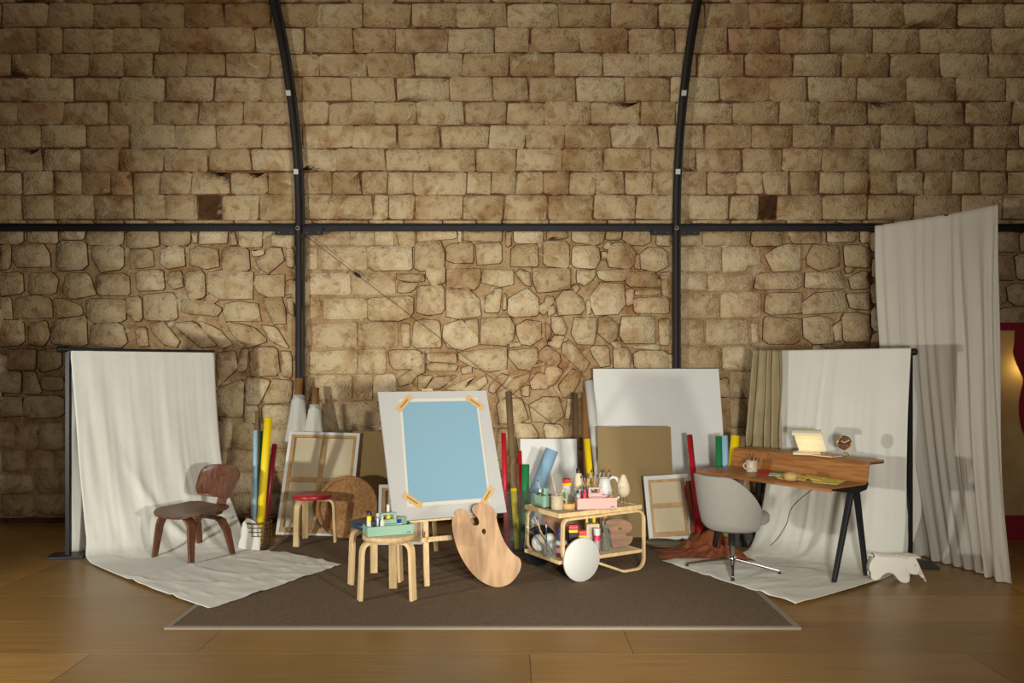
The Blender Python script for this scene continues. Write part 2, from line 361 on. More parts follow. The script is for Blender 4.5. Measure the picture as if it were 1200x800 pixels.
for y0, y1, js in rows:
    dx = 52
    js = [js[0]-dx*3, js[0]-dx*2, js[0]-dx]+js+[js[-1]+dx, js[-1]+dx*2, js[-1]+dx*3]
    for a, b_ in zip(js, js[1:]):
        if b_-a < 5: continue
        g = .55
        t0, t1 = (y0+g, y1-g)
        xa0, s0 = px2s(a+g, t1); xb0, _ = px2s(b_-g, t1); xa1, s1 = px2s(a+g, t0); xb1, _ = px2s(b_-g, t0)
        sk = rnd.uniform(-.012, .012)
        dark = (y0 == 228 and (abs(a-887.8) < 3 or abs(a-232.9) < 3))
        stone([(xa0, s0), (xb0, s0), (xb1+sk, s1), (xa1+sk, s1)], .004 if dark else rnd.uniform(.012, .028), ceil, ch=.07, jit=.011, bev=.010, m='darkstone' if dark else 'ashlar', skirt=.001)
# thin ledge course just above the rail
x = -6.2
while x < 6.2:
    w_ = rnd.uniform(.25, .6); s0 = px2s(600, 262.5)[1]; s1 = px2s(600, 258.6)[1]
    stone([(x, s0), (x+w_-.012, s0), (x+w_-.012, s1), (x, s1)], rnd.uniform(.03, .045), ceil, ch=.1, jit=.003, bev=.006, m='ashlar'); x += w_
# ---- rubble and ashlar below the rail
CR = [
((0,260),6.667,["0,65,185,65,185,170,0,172","230,65,455,65,450,165,225,160","482,62,662,62,660,138,485,135","695,62,962,62,962,180,690,175","1005,62,1238,62,1240,200,1010,205",
"0,185,85,185,88,360,0,368","115,195,350,175,385,250,395,345,150,350,110,300","465,155,670,155,685,370,455,375","725,200,965,185,970,370,780,385,735,290","1020,215,1190,212,1203,350,1020,362",
"0,400,175,400,185,555,0,570","235,400,420,400,450,450,440,560,235,565","530,405,700,405,755,570,560,600,495,540","790,410,1000,405,1015,570,770,570,748,440","1065,390,1273,370,1285,525,1080,535",
"0,600,95,590,100,750,0,755","120,610,290,578,405,610,405,750,120,755","420,600,500,605,640,660,640,720,440,745","692,605,985,605,985,780,740,790,692,740","1000,600,1105,580,1110,770,1060,775,1000,710"]),
((0,250),3.333,["0,420,90,420,95,510,0,520","118,430,185,418,198,480,170,520,118,510","215,420,340,400,340,520,205,510","360,430,480,430,500,500,470,525,362,520","535,450,575,450,585,515,540,515",
"595,430,640,425,700,500,690,520,640,510,600,460","680,430,760,425,850,520,780,520,700,450","780,420,850,450,910,510,860,525,800,460","880,420,985,445,1045,495,970,525,915,480","1020,440,1080,445,1130,530,1060,500",
"20,535,140,530,140,610,20,610","155,535,240,530,240,600,160,620","945,530,970,530,965,610,930,615","980,525,1080,520,1095,630,980,635","1098,540,1140,545,1140,640,1100,625","850,545,925,540,925,605,850,680",
"0,618,85,618,85,700,0,695","95,620,140,620,165,700,92,705","165,640,250,640,250,690,172,690","960,642,1060,652,1010,742,960,742","1065,652,1140,652,1135,738,1025,738","850,690,952,648,952,790,850,790",
"0,715,90,720,90,790,0,790","100,715,250,710,250,790,100,800","958,752,1010,752,1010,815,958,815","1025,748,1140,748,1140,830,1030,830"]),
((170,260),6.667,["140,70,360,65,355,180,140,190","375,90,415,85,415,160,385,160","430,65,645,65,645,165,430,175","665,105,700,80,720,170,680,185","735,65,915,65,910,195,735,190","990,95,1165,95,1165,200,1000,190",
"135,220,220,190,310,200,310,340,180,360,125,320","360,230,420,195,560,215,575,350,480,360,360,330","640,200,800,205,820,380,615,380,610,260","870,290,950,260,980,200,1060,205,1085,300,970,395,895,350","830,220,930,210,920,250,850,270","1110,210,1165,210,1165,350,1110,350",
"190,400,290,390,305,500,240,525,185,470","325,395,460,385,470,590,360,600,330,500","500,400,600,385,845,400,835,600,590,605,500,540","865,420,1090,415,1090,575,960,580,880,550,855,490","490,580,530,560,570,600,540,640,480,620","1100,470,1165,450,1165,560,1100,570",
"0,570,220,560,245,600,255,765,0,770","290,610,480,615,600,680,560,740,290,715","630,640,740,620,880,640,905,770,640,770,620,700","930,600,1060,590,1090,700,1095,790,1010,790,960,700","1115,600,1165,600,1165,740,1120,700"]),
((350,260),6.667,["60,98,400,65,400,182,60,185","404,64,590,64,590,182,404,182","594,64,742,64,742,182,594,182","765,65,910,65,910,185,830,195,785,170","930,65,1235,65,1235,130,930,155",
"60,195,145,195,150,370,60,375","172,195,538,190,538,375,180,375","543,192,885,190,890,375,543,385","65,400,405,400,405,570,70,570","415,400,750,398,755,570,420,575","770,400,975,405,985,460,870,465,780,455","775,475,940,475,890,540,785,560",
"55,590,165,590,180,730,60,765","195,595,538,600,538,760,200,765","543,600,890,585,890,735,760,770,543,765"]),
((0,0),1,["487,284,515,282,521,296,521,312,488,318","491,336,520,334,520,366,500,368,488,366","500,314,521,312,521,332,506,334,500,322","486,378,497,374,515,376,518,406,484,407"]),
((350,370),5.333,["45,55,78,55,78,195,45,200","90,50,367,40,367,195,95,200","372,40,620,40,625,195,372,195","640,50,690,60,690,190,650,190","45,225,200,215,367,210,367,360,50,360","372,210,545,205,550,360,372,360","570,215,760,210,770,320,600,330,575,300",
"50,370,337,370,337,520,50,525","342,365,463,365,463,525,342,525","467,370,600,360,620,470,520,480,467,480","152,535,500,535,520,700,152,720","700,260,790,240,790,350,740,370,705,330","620,400,700,340,735,370,700,420,630,440","50,535,147,530,147,720,50,720"]),
((490,260),6.667,["365,70,655,70,650,155,370,150","310,80,340,80,340,160,315,155","745,70,970,70,965,160,750,165","225,185,425,165,435,325,290,320,220,300","450,170,650,165,655,320,460,330","680,90,735,90,730,170,690,190","735,190,930,175,930,345,725,345",
"225,370,480,370,490,420,475,500,440,525,225,510","520,375,745,375,745,480,640,500,500,480,500,430","760,400,800,375,870,400,880,495,830,480","900,370,1183,372,1185,520,1030,545,940,545,905,460","220,525,400,530,470,610,485,735,320,750,220,730",
"530,590,600,530,655,525,640,700,525,700","670,560,690,590,690,680,665,680","710,600,850,510,935,600,940,725,710,740","950,650,1050,585,1060,620,990,720,950,700"]),
((640,260),6.667,["5,72,160,72,165,135,10,145","-15,155,175,160,180,355,-15,345","200,72,455,72,440,170,400,180,205,160","470,75,585,75,585,135,475,140","605,72,810,72,815,150,760,185,660,180,605,130","860,100,960,95,960,190,870,180","450,200,480,155,505,160,500,200,460,210",
"205,190,400,195,420,300,380,360,200,355","495,200,540,160,640,180,690,240,680,330,640,365,500,350,475,290","735,260,800,205,900,215,945,240,945,350,860,390,740,360","700,260,730,260,725,370,690,350","430,240,470,240,470,290,430,290","235,380,380,375,370,440,290,495,240,460",
"400,380,615,375,615,465,480,455,415,440","630,390,830,390,885,450,885,510,630,500","895,400,960,395,960,580,910,580","205,500,245,485,260,520,230,545","75,600,130,545,200,540,280,600,300,680,270,710,100,725","355,580,430,480,600,490,610,640,560,720,380,720,350,640",
"700,530,885,525,885,575,700,575","690,590,955,590,955,715,690,705","0,590,55,590,50,640,0,690","20,680,60,650,75,710,20,735","320,620,345,620,350,710,310,720","625,530,685,530,680,640,625,650"]),
((490,370),6.667,["205,80,340,40,465,165,465,230,340,260,230,240,200,160","360,40,465,30,465,160,420,125","490,20,715,15,745,80,740,180,690,230,490,215","765,80,850,40,950,50,960,170,880,230,800,210,770,150","710,210,790,200,800,240,720,245",
"75,290,290,290,305,370,75,358","75,368,305,382,295,430,80,425","320,290,690,250,690,410,560,430,420,400,330,340","710,270,930,250,935,350,870,430,790,410,720,330","950,280,1000,240,1100,300,1110,350,1075,395,950,340","340,400,410,400,420,440,350,460",
"0,470,120,470,60,560,0,580","130,480,300,460,180,560,60,580","220,570,430,470,450,480,340,580","350,580,520,460,540,530,460,585","560,560,650,450,710,480,600,600,560,590","620,600,680,560,740,500,870,450,850,520,740,600,640,650","895,380,980,360,990,380,910,400",
"870,520,940,440,1010,470,1010,560,900,570","800,570,860,540,870,620,820,620","620,700,650,660,800,640,840,740,860,800,760,850,640,830","875,700,980,640,1095,640,1130,780,1060,830,890,820"]),
((640,370),6.667,["45,20,110,15,150,100,140,145,70,140,50,80","20,200,60,155,135,160,110,250,20,220","225,15,385,15,385,160,370,220,250,215,205,130","410,20,470,5,555,70,550,180,490,215,410,130","600,15,835,0,840,210,620,215,580,150,585,50","885,30,960,25,960,220,890,220",
"130,230,180,195,330,370,290,430,230,400,130,290","350,240,480,240,500,380,430,400,370,310","520,260,630,250,655,300,640,410,530,410","690,270,950,275,950,420,690,420","100,540,200,410,280,460,210,600,130,640","160,660,210,650,205,790,150,800","680,232,880,225,880,262,690,258",
"510,210,570,195,590,235,530,250","0,60,35,100,40,140,0,190","0,400,90,400,130,430,60,530,0,550","970,450,990,450,990,600,970,600"]),
((570,470),7.62,["260,200,410,210,450,300,450,470,290,460","510,210,680,220,690,330,620,450,560,380","480,340,560,400,540,470,470,460","110,250,240,260,180,480,100,500"]),
((790,260),7.27,["50,110,230,100,232,200,50,203","245,75,625,75,625,203,245,205","660,75,915,75,910,200,830,205,655,200","50,210,403,210,400,425,50,425","410,215,720,215,740,260,730,360,620,375,600,425,410,430","50,435,275,440,275,585,50,580","285,440,665,440,665,575,285,590",
"50,595,380,595,385,815,50,818","395,600,735,595,740,815,392,815"]),
((900,260),7.27,["175,80,440,75,440,180,330,185,200,180","495,75,740,75,735,165,500,175","785,75,860,75,860,175,785,170","-28,280,80,215,160,195,268,205,270,410,40,420","330,310,380,195,580,200,605,260,600,380,440,415,340,370","640,200,760,195,860,240,860,390,650,375","650,388,730,392,700,440,660,430",
"-100,435,285,440,285,565,-110,575","320,440,590,430,640,500,635,565,380,570,320,550","690,470,800,420,860,430,860,570,700,565","-20,610,270,610,285,640,285,780,-25,785","290,700,400,610,640,590,650,760,460,770,300,780","665,620,855,600,860,740,700,740"]),
((900,340),9.23,["-50,290,350,310,330,580,-50,580","380,310,560,280,690,310,690,570,480,570,385,500","800,260,980,250,1080,270,1080,555,810,555","705,400,780,320,785,540,712,545","480,610,560,590,630,640,480,645"]),
((790,350),6.667,["50,165,230,165,235,360,50,360","245,160,575,160,580,355,245,360","595,190,650,190,655,340,605,340","50,370,365,370,365,555,50,558","375,375,655,375,655,555,375,555","430,568,650,568,650,770,430,770","430,778,660,778,660,1000,440,1000","430,1008,660,1008,660,1200,430,1200"]),
]
traced = []
for (ox, oy), sc, ps in CR:
    for q in ps:
        v = [float(k) for k in q.split(',')]; traced.append([(ox+v[i]/sc, oy+v[i+1]/sc) for i in range(0, len(v), 2)])
boxes = []
def place(poly, dmin, dmax, **k):
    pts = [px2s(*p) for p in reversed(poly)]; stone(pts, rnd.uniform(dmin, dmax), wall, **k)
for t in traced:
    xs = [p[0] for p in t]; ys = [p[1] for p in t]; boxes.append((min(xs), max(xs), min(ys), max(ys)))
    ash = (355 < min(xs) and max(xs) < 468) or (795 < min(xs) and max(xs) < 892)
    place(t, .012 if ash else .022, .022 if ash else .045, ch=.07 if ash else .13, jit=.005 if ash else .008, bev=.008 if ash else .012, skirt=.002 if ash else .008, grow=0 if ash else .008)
npl = len(traced)
# courses outside the traced part of the wall
extra = MB()
def overlap(a):
    A = (a[1]-a[0])*(a[3]-a[2])
    for b_ in boxes:
        ix = min(a[1], b_[1])-max(a[0], b_[0]); iy = min(a[3], b_[3])-max(a[2], b_[2])
        if ix > 0 and iy > 0 and ix*iy > .10*A: return True
    return False
y = 269.5; cand = []
ri = 0
while y < 604:
    h = rnd.uniform(24, 32); h = min(h, 606-y); x = -330+rnd.uniform(0, 30)
    while x < 1530:
        w_ = rnd.uniform(26, 50); bx_ = (x+1.5, x+w_-1.5, y+1.5, y+h-1.5)
        if not overlap(bx_): cand.append(bx_)
        else:
            for f in (.0, .5):
                hb = (x+w_*f+1.5, x+w_*(f+.5)-1.5, y+1.5, y+h-1.5)
                if not overlap(hb): cand.append(hb)
        x += w_
    y += h
cand.sort(key=lambda q: 0 if (-5 < q[1] and q[0] < 1205) else 1)
for i, (x0, x1, y0, y1) in enumerate(cand):
    j = lambda: rnd.uniform(-2.2, 2.2)
    poly = [(x0+j(), y0+j()), (x1+j(), y0+j()), (x1+j(), y1+j()), (x0+j(), y1+j())]
    pts = [px2s(*p) for p in reversed(poly)]
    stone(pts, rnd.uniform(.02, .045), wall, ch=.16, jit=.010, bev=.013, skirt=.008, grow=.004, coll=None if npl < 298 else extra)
    npl += 1
if extra.v:
    o = extra.build('stone_rubble', M['stone'], wall, origin=Vector((0, 0, 0))); o.location = -wall.location; o['kind'] = 'stuff'
# ---- floor of large boards
fl = MB().box((0, (WY+BY)/2, -.06), (16, WY-BY, .08)).build('floor', M['joint']); struct(fl)
ys = [3.91+.575*k for k in range(-11, 9)]; ys = [v for v in ys if v > BY]+[WY-.005]
offs = {round(3.91, 2): .11, round(4.485, 2): .68}
for i, (a, b_) in enumerate(zip(ys, ys[1:])):
    off = offs.get(round(a, 2), rnd.uniform(0, 2.4)); x = off-2.4*4
    while x < 8:
        x0, x1 = max(x, -7.99), min(x+2.4, 7.99)
        if x1-x0 > .05:
            o = MB().box(((x0+x1)/2, (a+b_)/2, -.01), (x1-x0-.003, b_-a-.003, .02)).build('plank', M['plank'], fl, origin=Vector(((x0+x1)/2, (a+b_)/2, 0)))
            o.location = Vector(((x0+x1)/2, (a+b_)/2, 0))-fl.location
        x += 2.4
# plinth strip at the wall foot
struct(MB().box((0, WY-.06, .02), (15.9, .05, .04)).build('baseboard_back', M['darkstone']))
# ============================================================ ironwork
def rib(px, label):
    X = (px-CX)*(WY-.12)/FPX
    t = thing('steel_rib', label, 'arch rib', (X, WY-.12, 0)); b = MB()
    path = [Vector((X, WY-.12, z)) for z in (0, 1, 2, SPR)]+[surf(X, SMAX*i/34, .12) for i in range(1, 35)]
    path += [mir(surf(X, SMAX*(1-i/34), .12)) for i in range(1, 35)]+[Vector((X, BY+.12, 2)), Vector((X, BY+.12, 0))]
    path = [p-t.location for p in path]
    b.tube(path, .033, 12); b.build('pipe', M['iron'], t)
    s = MB().strip([p+Vector((.043, .03, 0)) for p in path], (1, 0, 0), .02, .03); s.build('side_strip', M['iron'], t)  # dark strip along the right of the pipe
    l = MB().box((0, 0, .006), (.16, .12, .012)).build('base_plate', M['iron'], t)
    for k in (.55, 1.35): 
        q = surf(X, k, .165)-t.location; th = k/R1
        MB().box(q, (.045, .012, .05), mtx=Matrix.Rotation(th, 3, 'X')).build('label_tag', M['white'], t)
    return X
XL = rib(350, 'dark steel arched rib on the left, curving up the vault behind the left canvas rolls')
XR = rib(792, 'dark steel arched rib on the right, rising behind the big white canvas')
t = thing('steel_rail', 'long dark horizontal steel rail running across the whole stone wall', 'rail', (0, WY-.1, SPR-.03))
MB().box((0, .03, .0), (15.8, .03, .055)).build('flat_bar', M['iron'], t); MB().box((0, .01, .034), (15.8, .07, .008)).build('top_flange', M['iron'], t)
for X in (XL, XR):
    for sx in (-1, 1):
        sp_ = MB().box((X+sx*.14, -.005, -.035), (.2, .012, .075)).build('splice_plate', M['iron'], t)
        for k in (.08, .2): MB().lathe([(.008, 0), (.008, .008), (0, .01)], (X+sx*k, -.01, -.045), 8, Matrix.Rotation(math.pi/2, 3, 'X')).build('bolt', M['bolt'], sp_)
    MB().lathe([(.012, 0), (.022, 0), (.022, .01), (.012, .01), (.012, 0)], (X, -.06, -.01), 12, Matrix.Rotation(math.pi/2, 3, 'X'), cap=False).build('ring_bolt', M['bolt'], t)
A = at(356, 274, WY-.07); Bp = at(655, 502, WY-.06)
t = thing('tie_cable', 'thin steel tie cable slanting down the wall from the left rib', 'cable', tuple(A))
MB().tube([Vector((0, 0, 0)), Bp-A], .0032, 6).build('cable', M['wirec'], t)
C_ = (Bp-A)*.21; MB().tube([C_*.93, C_*.97, C_*1.03, C_*1.07], [.004, .016, .016, .004], 8).build('turnbuckle', M['iron'], t)
# ============================================================ rug
MB().box((-.16, 6.3, .006), (3.80, 2.8, .012)).build('rug_body', M['rug'])
rg = bpy.data.objects['rug_body']; rg.name = 'rug'; tag(rg, 'large brown woven rug with pale grey binding under the easel and trolley', 'rug')
e = MB()
for c, d in (((0, -1.385, .0072), (3.81, .035, .0146)), ((0, 1.385, .0072), (3.81, .035, .0146)), ((-1.8875, 0, .0072), (.035, 2.734, .0146)), ((1.8875, 0, .0072), (.035, 2.734, .0146))): e.box(c, d)
e.build('binding', M['rug_edge'], rg)
RZ = .012
# ============================================================ cloth helper
def sheet(rows_, nu, nv, disp, flo=.004):
    Ls = [Vector(r[0]) for r in rows_]; Rs = [Vector(r[1]) for r in rows_]
    def P(u, v): return cat_rom(Ls, v)*(1-u)+cat_rom(Rs, v)*u
    def fn(u, v):
        p = P(u, v); a = (P(min(u+.01, 1), v)-P(max(u-.01, 0), v)); b_ = (P(u, min(v+.01, 1))-P(u, max(v-.01, 0)))
        n = a.cross(b_).normalized(); 
        if n.y > 0 and abs(n.z) < .7: n = -n
        if abs(n.z) >= .7 and n.z < 0: n = -n
        q = p+n*disp(u, v, p); q.z = max(q.z, flo); return q
    return fn
def nz(x, y=0, z=0): return noise.noise(Vector((x, y, z)))
def ridge(x, y=0, z=0): return 1-abs(noise.noise(Vector((x, y, z))))*2
FC = RZ+.004
# left backdrop
t = thing('backdrop_stand', 'black backdrop stand on the left holding up the cream sheet beside the low wooden chair', 'stand', (-3.655, 6.79, 0))
TL = at(82, 407.5, 6.79); TR = at(251, 410.5, 7.7)
TR.z = TL.z
L0 = local(t, TL); R0 = local(t, TR)
MB().box((0, 0, .01), (.28, .2, .02), rz=.2).build('base_plate', M['blackp'], t, bevel=.003)
MB().box((0, 0, .86), (.032, .04, 1.7)).build('pole', M['black'], t)
MB().box((R0.x-.02, R0.y, .01), (.28, .2, .02)).build('base_plate', M['blackp'], t)
MB().box((R0.x-.02, R0.y, .86), (.03, .03, 1.7)).build('pole', M['black'], t)
ud = (R0-L0).normalized(); MB().tube([L0-ud*.09+Vector((0, 0, -.012)), R0+Vector((0, 0, -.012))], .013, 10).build('crossbar', M['black'], t)
MB().tube([L0-ud*.10+Vector((0, 0, -.012)), L0-ud*.01+Vector((0, 0, -.012))], .026, 4).build('clamp', M['blackp'], t)
rowsL = [(TL, TR), (at(88, 480, 6.78), at(254, 480, 7.68)), (at(94, 560, 6.74), at(262, 556, 7.6)), (at(101, 630, 6.72), at(281, 612, 7.4)),
         (SF(106, 659, FC), SF(300, 643, FC)), (SF(170, 686, FC), SF(340, 648, FC)), (SF(246, 713, FC), SF(400, 661, FC))]
def dL(u, v, p):
    if v < .62:
        k = min(1, v*3+.15)*(1-max(0, (v-.5))/.2)
        d = .020*k*nz(u*5-v*1.6, v*1.4, 5) + .010*k*nz(u*13-v*4, v*2, 9)+.005*k*nz(u*30, v*2, 3)
        q = u-.25-(v-.25)*1.2
        if v > .25: d += .035*math.exp(-(q/.04)**2)*min(1, (v-.25)*4)*(1-max(0, v-.5)/.12 if v > .5 else 1)
        return d
    k = min(1, (v-.62)/.1)
    e = abs(nz(u*5+v*3, v*9, 2)); r = max(0, ridge(u*3.2-v*4, v*6, 7)-.72)
    g_ = .016*math.exp(-((v-.80+.06*u)/.008)**2)+.012*math.exp(-((v-.90-.03*u)/.006)**2)
    return k*(.006*e+.10*r*r+g_+.009*max(0, nz(u*19, v*27, 4)))+(1-k)*.01*nz(u*7, v*4, 5)
ck = MB().grid(sheet(rowsL, 90, 120, dL, FC), 90, 120).build('hanging_sheet', M['cloth'], solid=.003)
tag(ck, 'cream cotton sheet hung on the left and spread out under the low chair', 'cloth')
rowsB = [(TL+Vector((.0, .06, 0)), TL+ud*.35+Vector((0, .05, 0))), (at(78, 520, 6.88), at(110, 520, 7.05)), (at(77, 649, 6.9), at(122, 640, 7.0))]
MB().grid(sheet(rowsB, 16, 30, lambda u, v, p: .02*nz(u*6, v*3, 1)), 16, 30).build('back_layer', M['cloth'], ck, solid=.003, origin=ck.location.copy()).location = (0, 0, 0)
# right backdrop
t = thing('backdrop_stand', 'black backdrop stand on the right holding up the white sheet behind the desk', 'stand', (3.13, 6.53, 0))
TL2 = at(889, 412.5, 7.6); TR2 = at(1067, 409.5, 6.5); TL2.z = TR2.z
L0 = local(t, TL2); R0 = local(t, TR2); ud2 = (R0-L0).normalized()
FX = SF(1064, 664); FL_ = local(t, (FX.x, FX.y, 0))
MB().box((R0.x+.02, R0.y, .01), (.34, .22, .02), rz=-.3).build('base_plate', M['blackp'], t, bevel=.003)
MB().box((R0.x-.005, R0.y, .85), (.032, .032, 1.69)).build('pole', M['black'], t)
MB().box((L0.x, L0.y, .01), (.34, .22, .02)).build('base_plate', M['blackp'], t)
MB().box((L0.x, L0.y, .85), (.03, .03, 1.69)).build('pole', M['black'], t)
MB().tube([L0+Vector((0, 0, -.012)), R0+ud2*.03+Vector((0, 0, -.012))], .013, 10).build('crossbar', M['black'], t)
MB().tube([R0-ud2*.02+Vector((0, 0, -.018)), R0+ud2*.05+Vector((0, 0, -.018))], .028, 4).build('clamp', M['blackp'], t)
TLw = at(914, 412, 7.42); TLw.z = TR2.z+.012; TRw = TR2+Vector((-.01, -.03, .012)); TLw.y -= .03
rowsR = [(TLw, TRw), (at(905, 480, 7.36), at(1064, 480, 6.44)), (at(898, 560, 7.28), at(1062, 560, 6.42)), (at(885, 625, 7.1), at(1060, 630, 6.38)),
         (SF(868, 648, FC), SF(1052, 668, FC)), (SF(822, 652, FC), SF(1015, 684, FC)), (SF(775, 657, FC), SF(932, 707, FC))]
def dR(u, v, p):
    if v < .62:
        k = min(1, v*2.5+.2)*(1-max(0, (v-.5))/.2)
        return .016*k*nz(u*7, v*1.2, 15)+.007*k*nz(u*22, v*1.5, 19)+.018*k*math.exp(-((u-.38+.05*v)/.016)**2)
    k = min(1, (v-.62)/.1); r = max(0, ridge(u*3.2+v*3, v*5, 27)-.75)
    return k*(.012*abs(nz(u*6, v*9, 12))+.07*r*r+.012*max(0, nz(u*16, v*22, 14)))
ck = MB().grid(sheet(rowsR, 90, 110, dR, .004), 90, 110).build('hanging_sheet', M['cloth'], solid=.003)
tag(ck, 'white cotton sheet hung on the right and spread over the floor under the desk', 'cloth')
rb = [(TRw+Vector((-.02, .07, 0)), TRw+Vector((.02, .06, 0))), (at(1060, 480, 6.56), at(1075, 480, 6.55)), (at(1058, 560, 6.56), at(1073, 540, 6.55)), (at(1060, 610, 6.5), at(1080, 600, 6.5)), (at(1052, 655, 6.5), at(1066, 646, 6.5))]
MB().grid(sheet(rb, 10, 40, lambda u, v, p: .012*nz(u*6, v*9, 1)), 10, 40).build('back_layer', M['cloth'], ck, solid=.003, origin=ck.location.copy()).location = (0, 0, 0)
# olive linen over the left end of the right crossbar
rl = [(at(888, 411, 7.52), at(919, 411, 7.30)), (at(883, 470, 7.50), at(921, 470, 7.26)), (at(880, 530, 7.48), at(922, 530, 7.22)), (at(879, 552, 7.47), at(922, 550, 7.21))]
ln = MB().grid(sheet(rl, 70, 40, lambda u, v, p: .045+(.035+.02*v)*math.sin(u*26+v*2.4+nz(u*3, v*2)*2.5)+.012*nz(u*30, v*3)), 70, 40).build('linen_drape', M['linen'], solid=.003)
tag(ln, 'olive linen cloth hanging in folds over the left end of the right backdrop', 'cloth')
# tall curtain
P0 = Vector((3.30, 7.40, 2.845)); Pm = Vector((3.70, 6.88, 2.855)); P1 = Vector((3.83, 6.42, 2.845))
def curt(u, v):
    k = .55
    top = P0.lerp(Pm, u/k) if u < k else Pm.lerp(P1, (u-k)/(1-k))
    bot0, botm, bot1 = Vector((3.42, 6.98, 0)), Vector((3.62, 6.38, 0)), Vector((3.66, 5.98, 0))
    bt = bot0.lerp(botm, u/k) if u < k else botm.lerp(bot1, (u-k)/(1-k))
    p = top.lerp(bt, v**2.2); p.z = top.z*(1-v)
    a = (.005+.006*v) if u < k else (.016+.016*v)*min(1, v*4+.15)
    d = a*math.sin(u*(70 if u < k else 46)+nz(u*5, v*1.5)*4)+.02*v*nz(u*6, v*2, 6)+.006*nz(u*60, v*2)*min(1, v*4)
    p += Vector((-.85, -.5, 0))*d
    if v > .9:
        f = (v-.9)/.1; p += Vector((-.10, -.18, 0))*(f*f)*(.6+.5*nz(u*12, 1)); p.z = max(.006, p.z*(1-.0*f)+.03*f*abs(nz(u*20, v*18)))
    return p
cu = MB().grid(curt, 130, 90).build('curtain', M['curtain'], solid=.002)
tag(cu, 'tall off-white curtain hanging to the floor right of the desk', 'curtain')
t = thing('curtain_rail', 'thin dark rail carrying the tall curtain at the right', 'rail', tuple(P0+Vector((.02, .02, 0))))
MB().tube([Vector((-.02, .02, -.005)), local(t, Pm+Vector((.01, 0, -.005))), local(t, P1+Vector((.01, .02, -.005)))], .008, 8).build('bar', M['iron'], t)
q = local(t, P0)
MB().tube([Vector((-.02, .02, -.005)), Vector((-.02, WY-.07-P0.y, .19))], .005, 6).build('stay', M['iron'], t)
# ============================================================ low plywood chair
def low_chair():
    t = thing('low_chair', 'low moulded walnut plywood chair standing on the cream sheet', 'chair', (-2.59, 6.74, FC), math.radians(-33))
    def seat(u, v):
        U = 2*u-1; V = 2*v-1
        x = .285*U*math.sqrt(1-.38*V**4); y = .24*V*math.sqrt(1-.38*U**4)-.03
        z = .380+.014*U*U-.03*max(0, -V-.4)**2*2+.004*V+.012*max(0, V-.4)**2*3-.010*(1-U*U)*(1-V*V)
        return Vector((x, y, z))
    MB().grid(seat, 26, 22).build('seat', M['walnut'], t, solid=.012)
    def back(u, v):
        U = 2*u-1; V = 2*v-1
        x = .255*U*math.sqrt(1-.36*V**4)*(1+.05*V); z = .585+.135*V*math.sqrt(1-.36*U**4)
        return Vector((x, .30+.045*V-.085*U*U, z))
    MB().grid(back, 26, 18).build('backrest', M['walnut'], t, solid=.011)
    def U_(y, hw, foot, top, fy):
        a = [(-foot, y+fy, 0), (-hw, y+fy*.3, top-.09), (-hw+.01, y, top-.05), (-hw+.04, y, top-.015), (-hw+.09, y, top)]
        return a
    for y, hw, ft, top, fy, nm in ((-.17, .205, .240, .355, -.035, 'front_legs'), (.15, .19, .215, .30, .06, 'rear_legs')):
        a = U_(y, hw, ft, top, fy)
        for sx in (-1, 1):
            MB().strip([(-sx*p[0], p[1], p[2]) for p in a]+[(0, y, top)], (0, 1, 0), [.045, .07, .075, .075, .07, .065], .022).build('leg', M['walnut'], t, bevel=.003)
    MB().strip([(0, -.17, .352), (0, 0, .335), (0, .15, .318), (0, .215, .325), (0, .25, .36), (0, .268, .42), (0, .285, .52), (0, .305, .62)], (1, 0, 0), [.09, .1, .12, .12, .115, .11, .105, .10], .013).build('spine', M['walnut'], t, bevel=.002)
    for x_, y_ in ((-.12, -.17), (.12, -.17), (0, .15)):
        MB().lathe([(.022, 0), (.022, .03)], (x_, y_, .335), 10).build('shock_mount', M['black'], t)
low_chair()
# ============================================================ three-legged stools
def stool(label, C_, rot, seatm, rad=.178, H=.43, zb=RZ):
    t = thing('stool', label, 'stool', (C_[0], C_[1], zb), rot, 'three-legged stools')
    MB().lathe([(rad-.004, H-.034), (rad, H-.030), (rad, H-.004), (rad-.004, H), (0, H)], n=40).build('seat', seatm, t)
    for k in range(3):
        a = 2*math.pi*k/3; c, s = math.cos(a), math.sin(a)
        pth = [(.205, 0), (.198, .15), (.192, .30)]+[(.190-.055*(1-math.cos(q)), H-.105+.055*math.sin(q)) for q in (.0, .4, .8, 1.2, math.pi/2)]+[(.05, H-.049)]
        MB().strip([(r*c, r*s, z) for r, z in pth], (-s, c, 0), .055, .024).build('leg', M['birch'], t, bevel=.003)
    return t
stool('light birch three-legged stool in front, carrying a mint toolbox', (-.82, 5.57), math.radians(90), M['birch_top'])
stool('birch stool with dark blue seat, half hidden behind the light birch stool', (-.985, 6.01), math.radians(102), M['blueseat'])
stool('birch stool with glossy red seat before the leaning canvas and cork disc', (-1.755, 7.29), math.radians(2), M['redseat'], rad=.172)
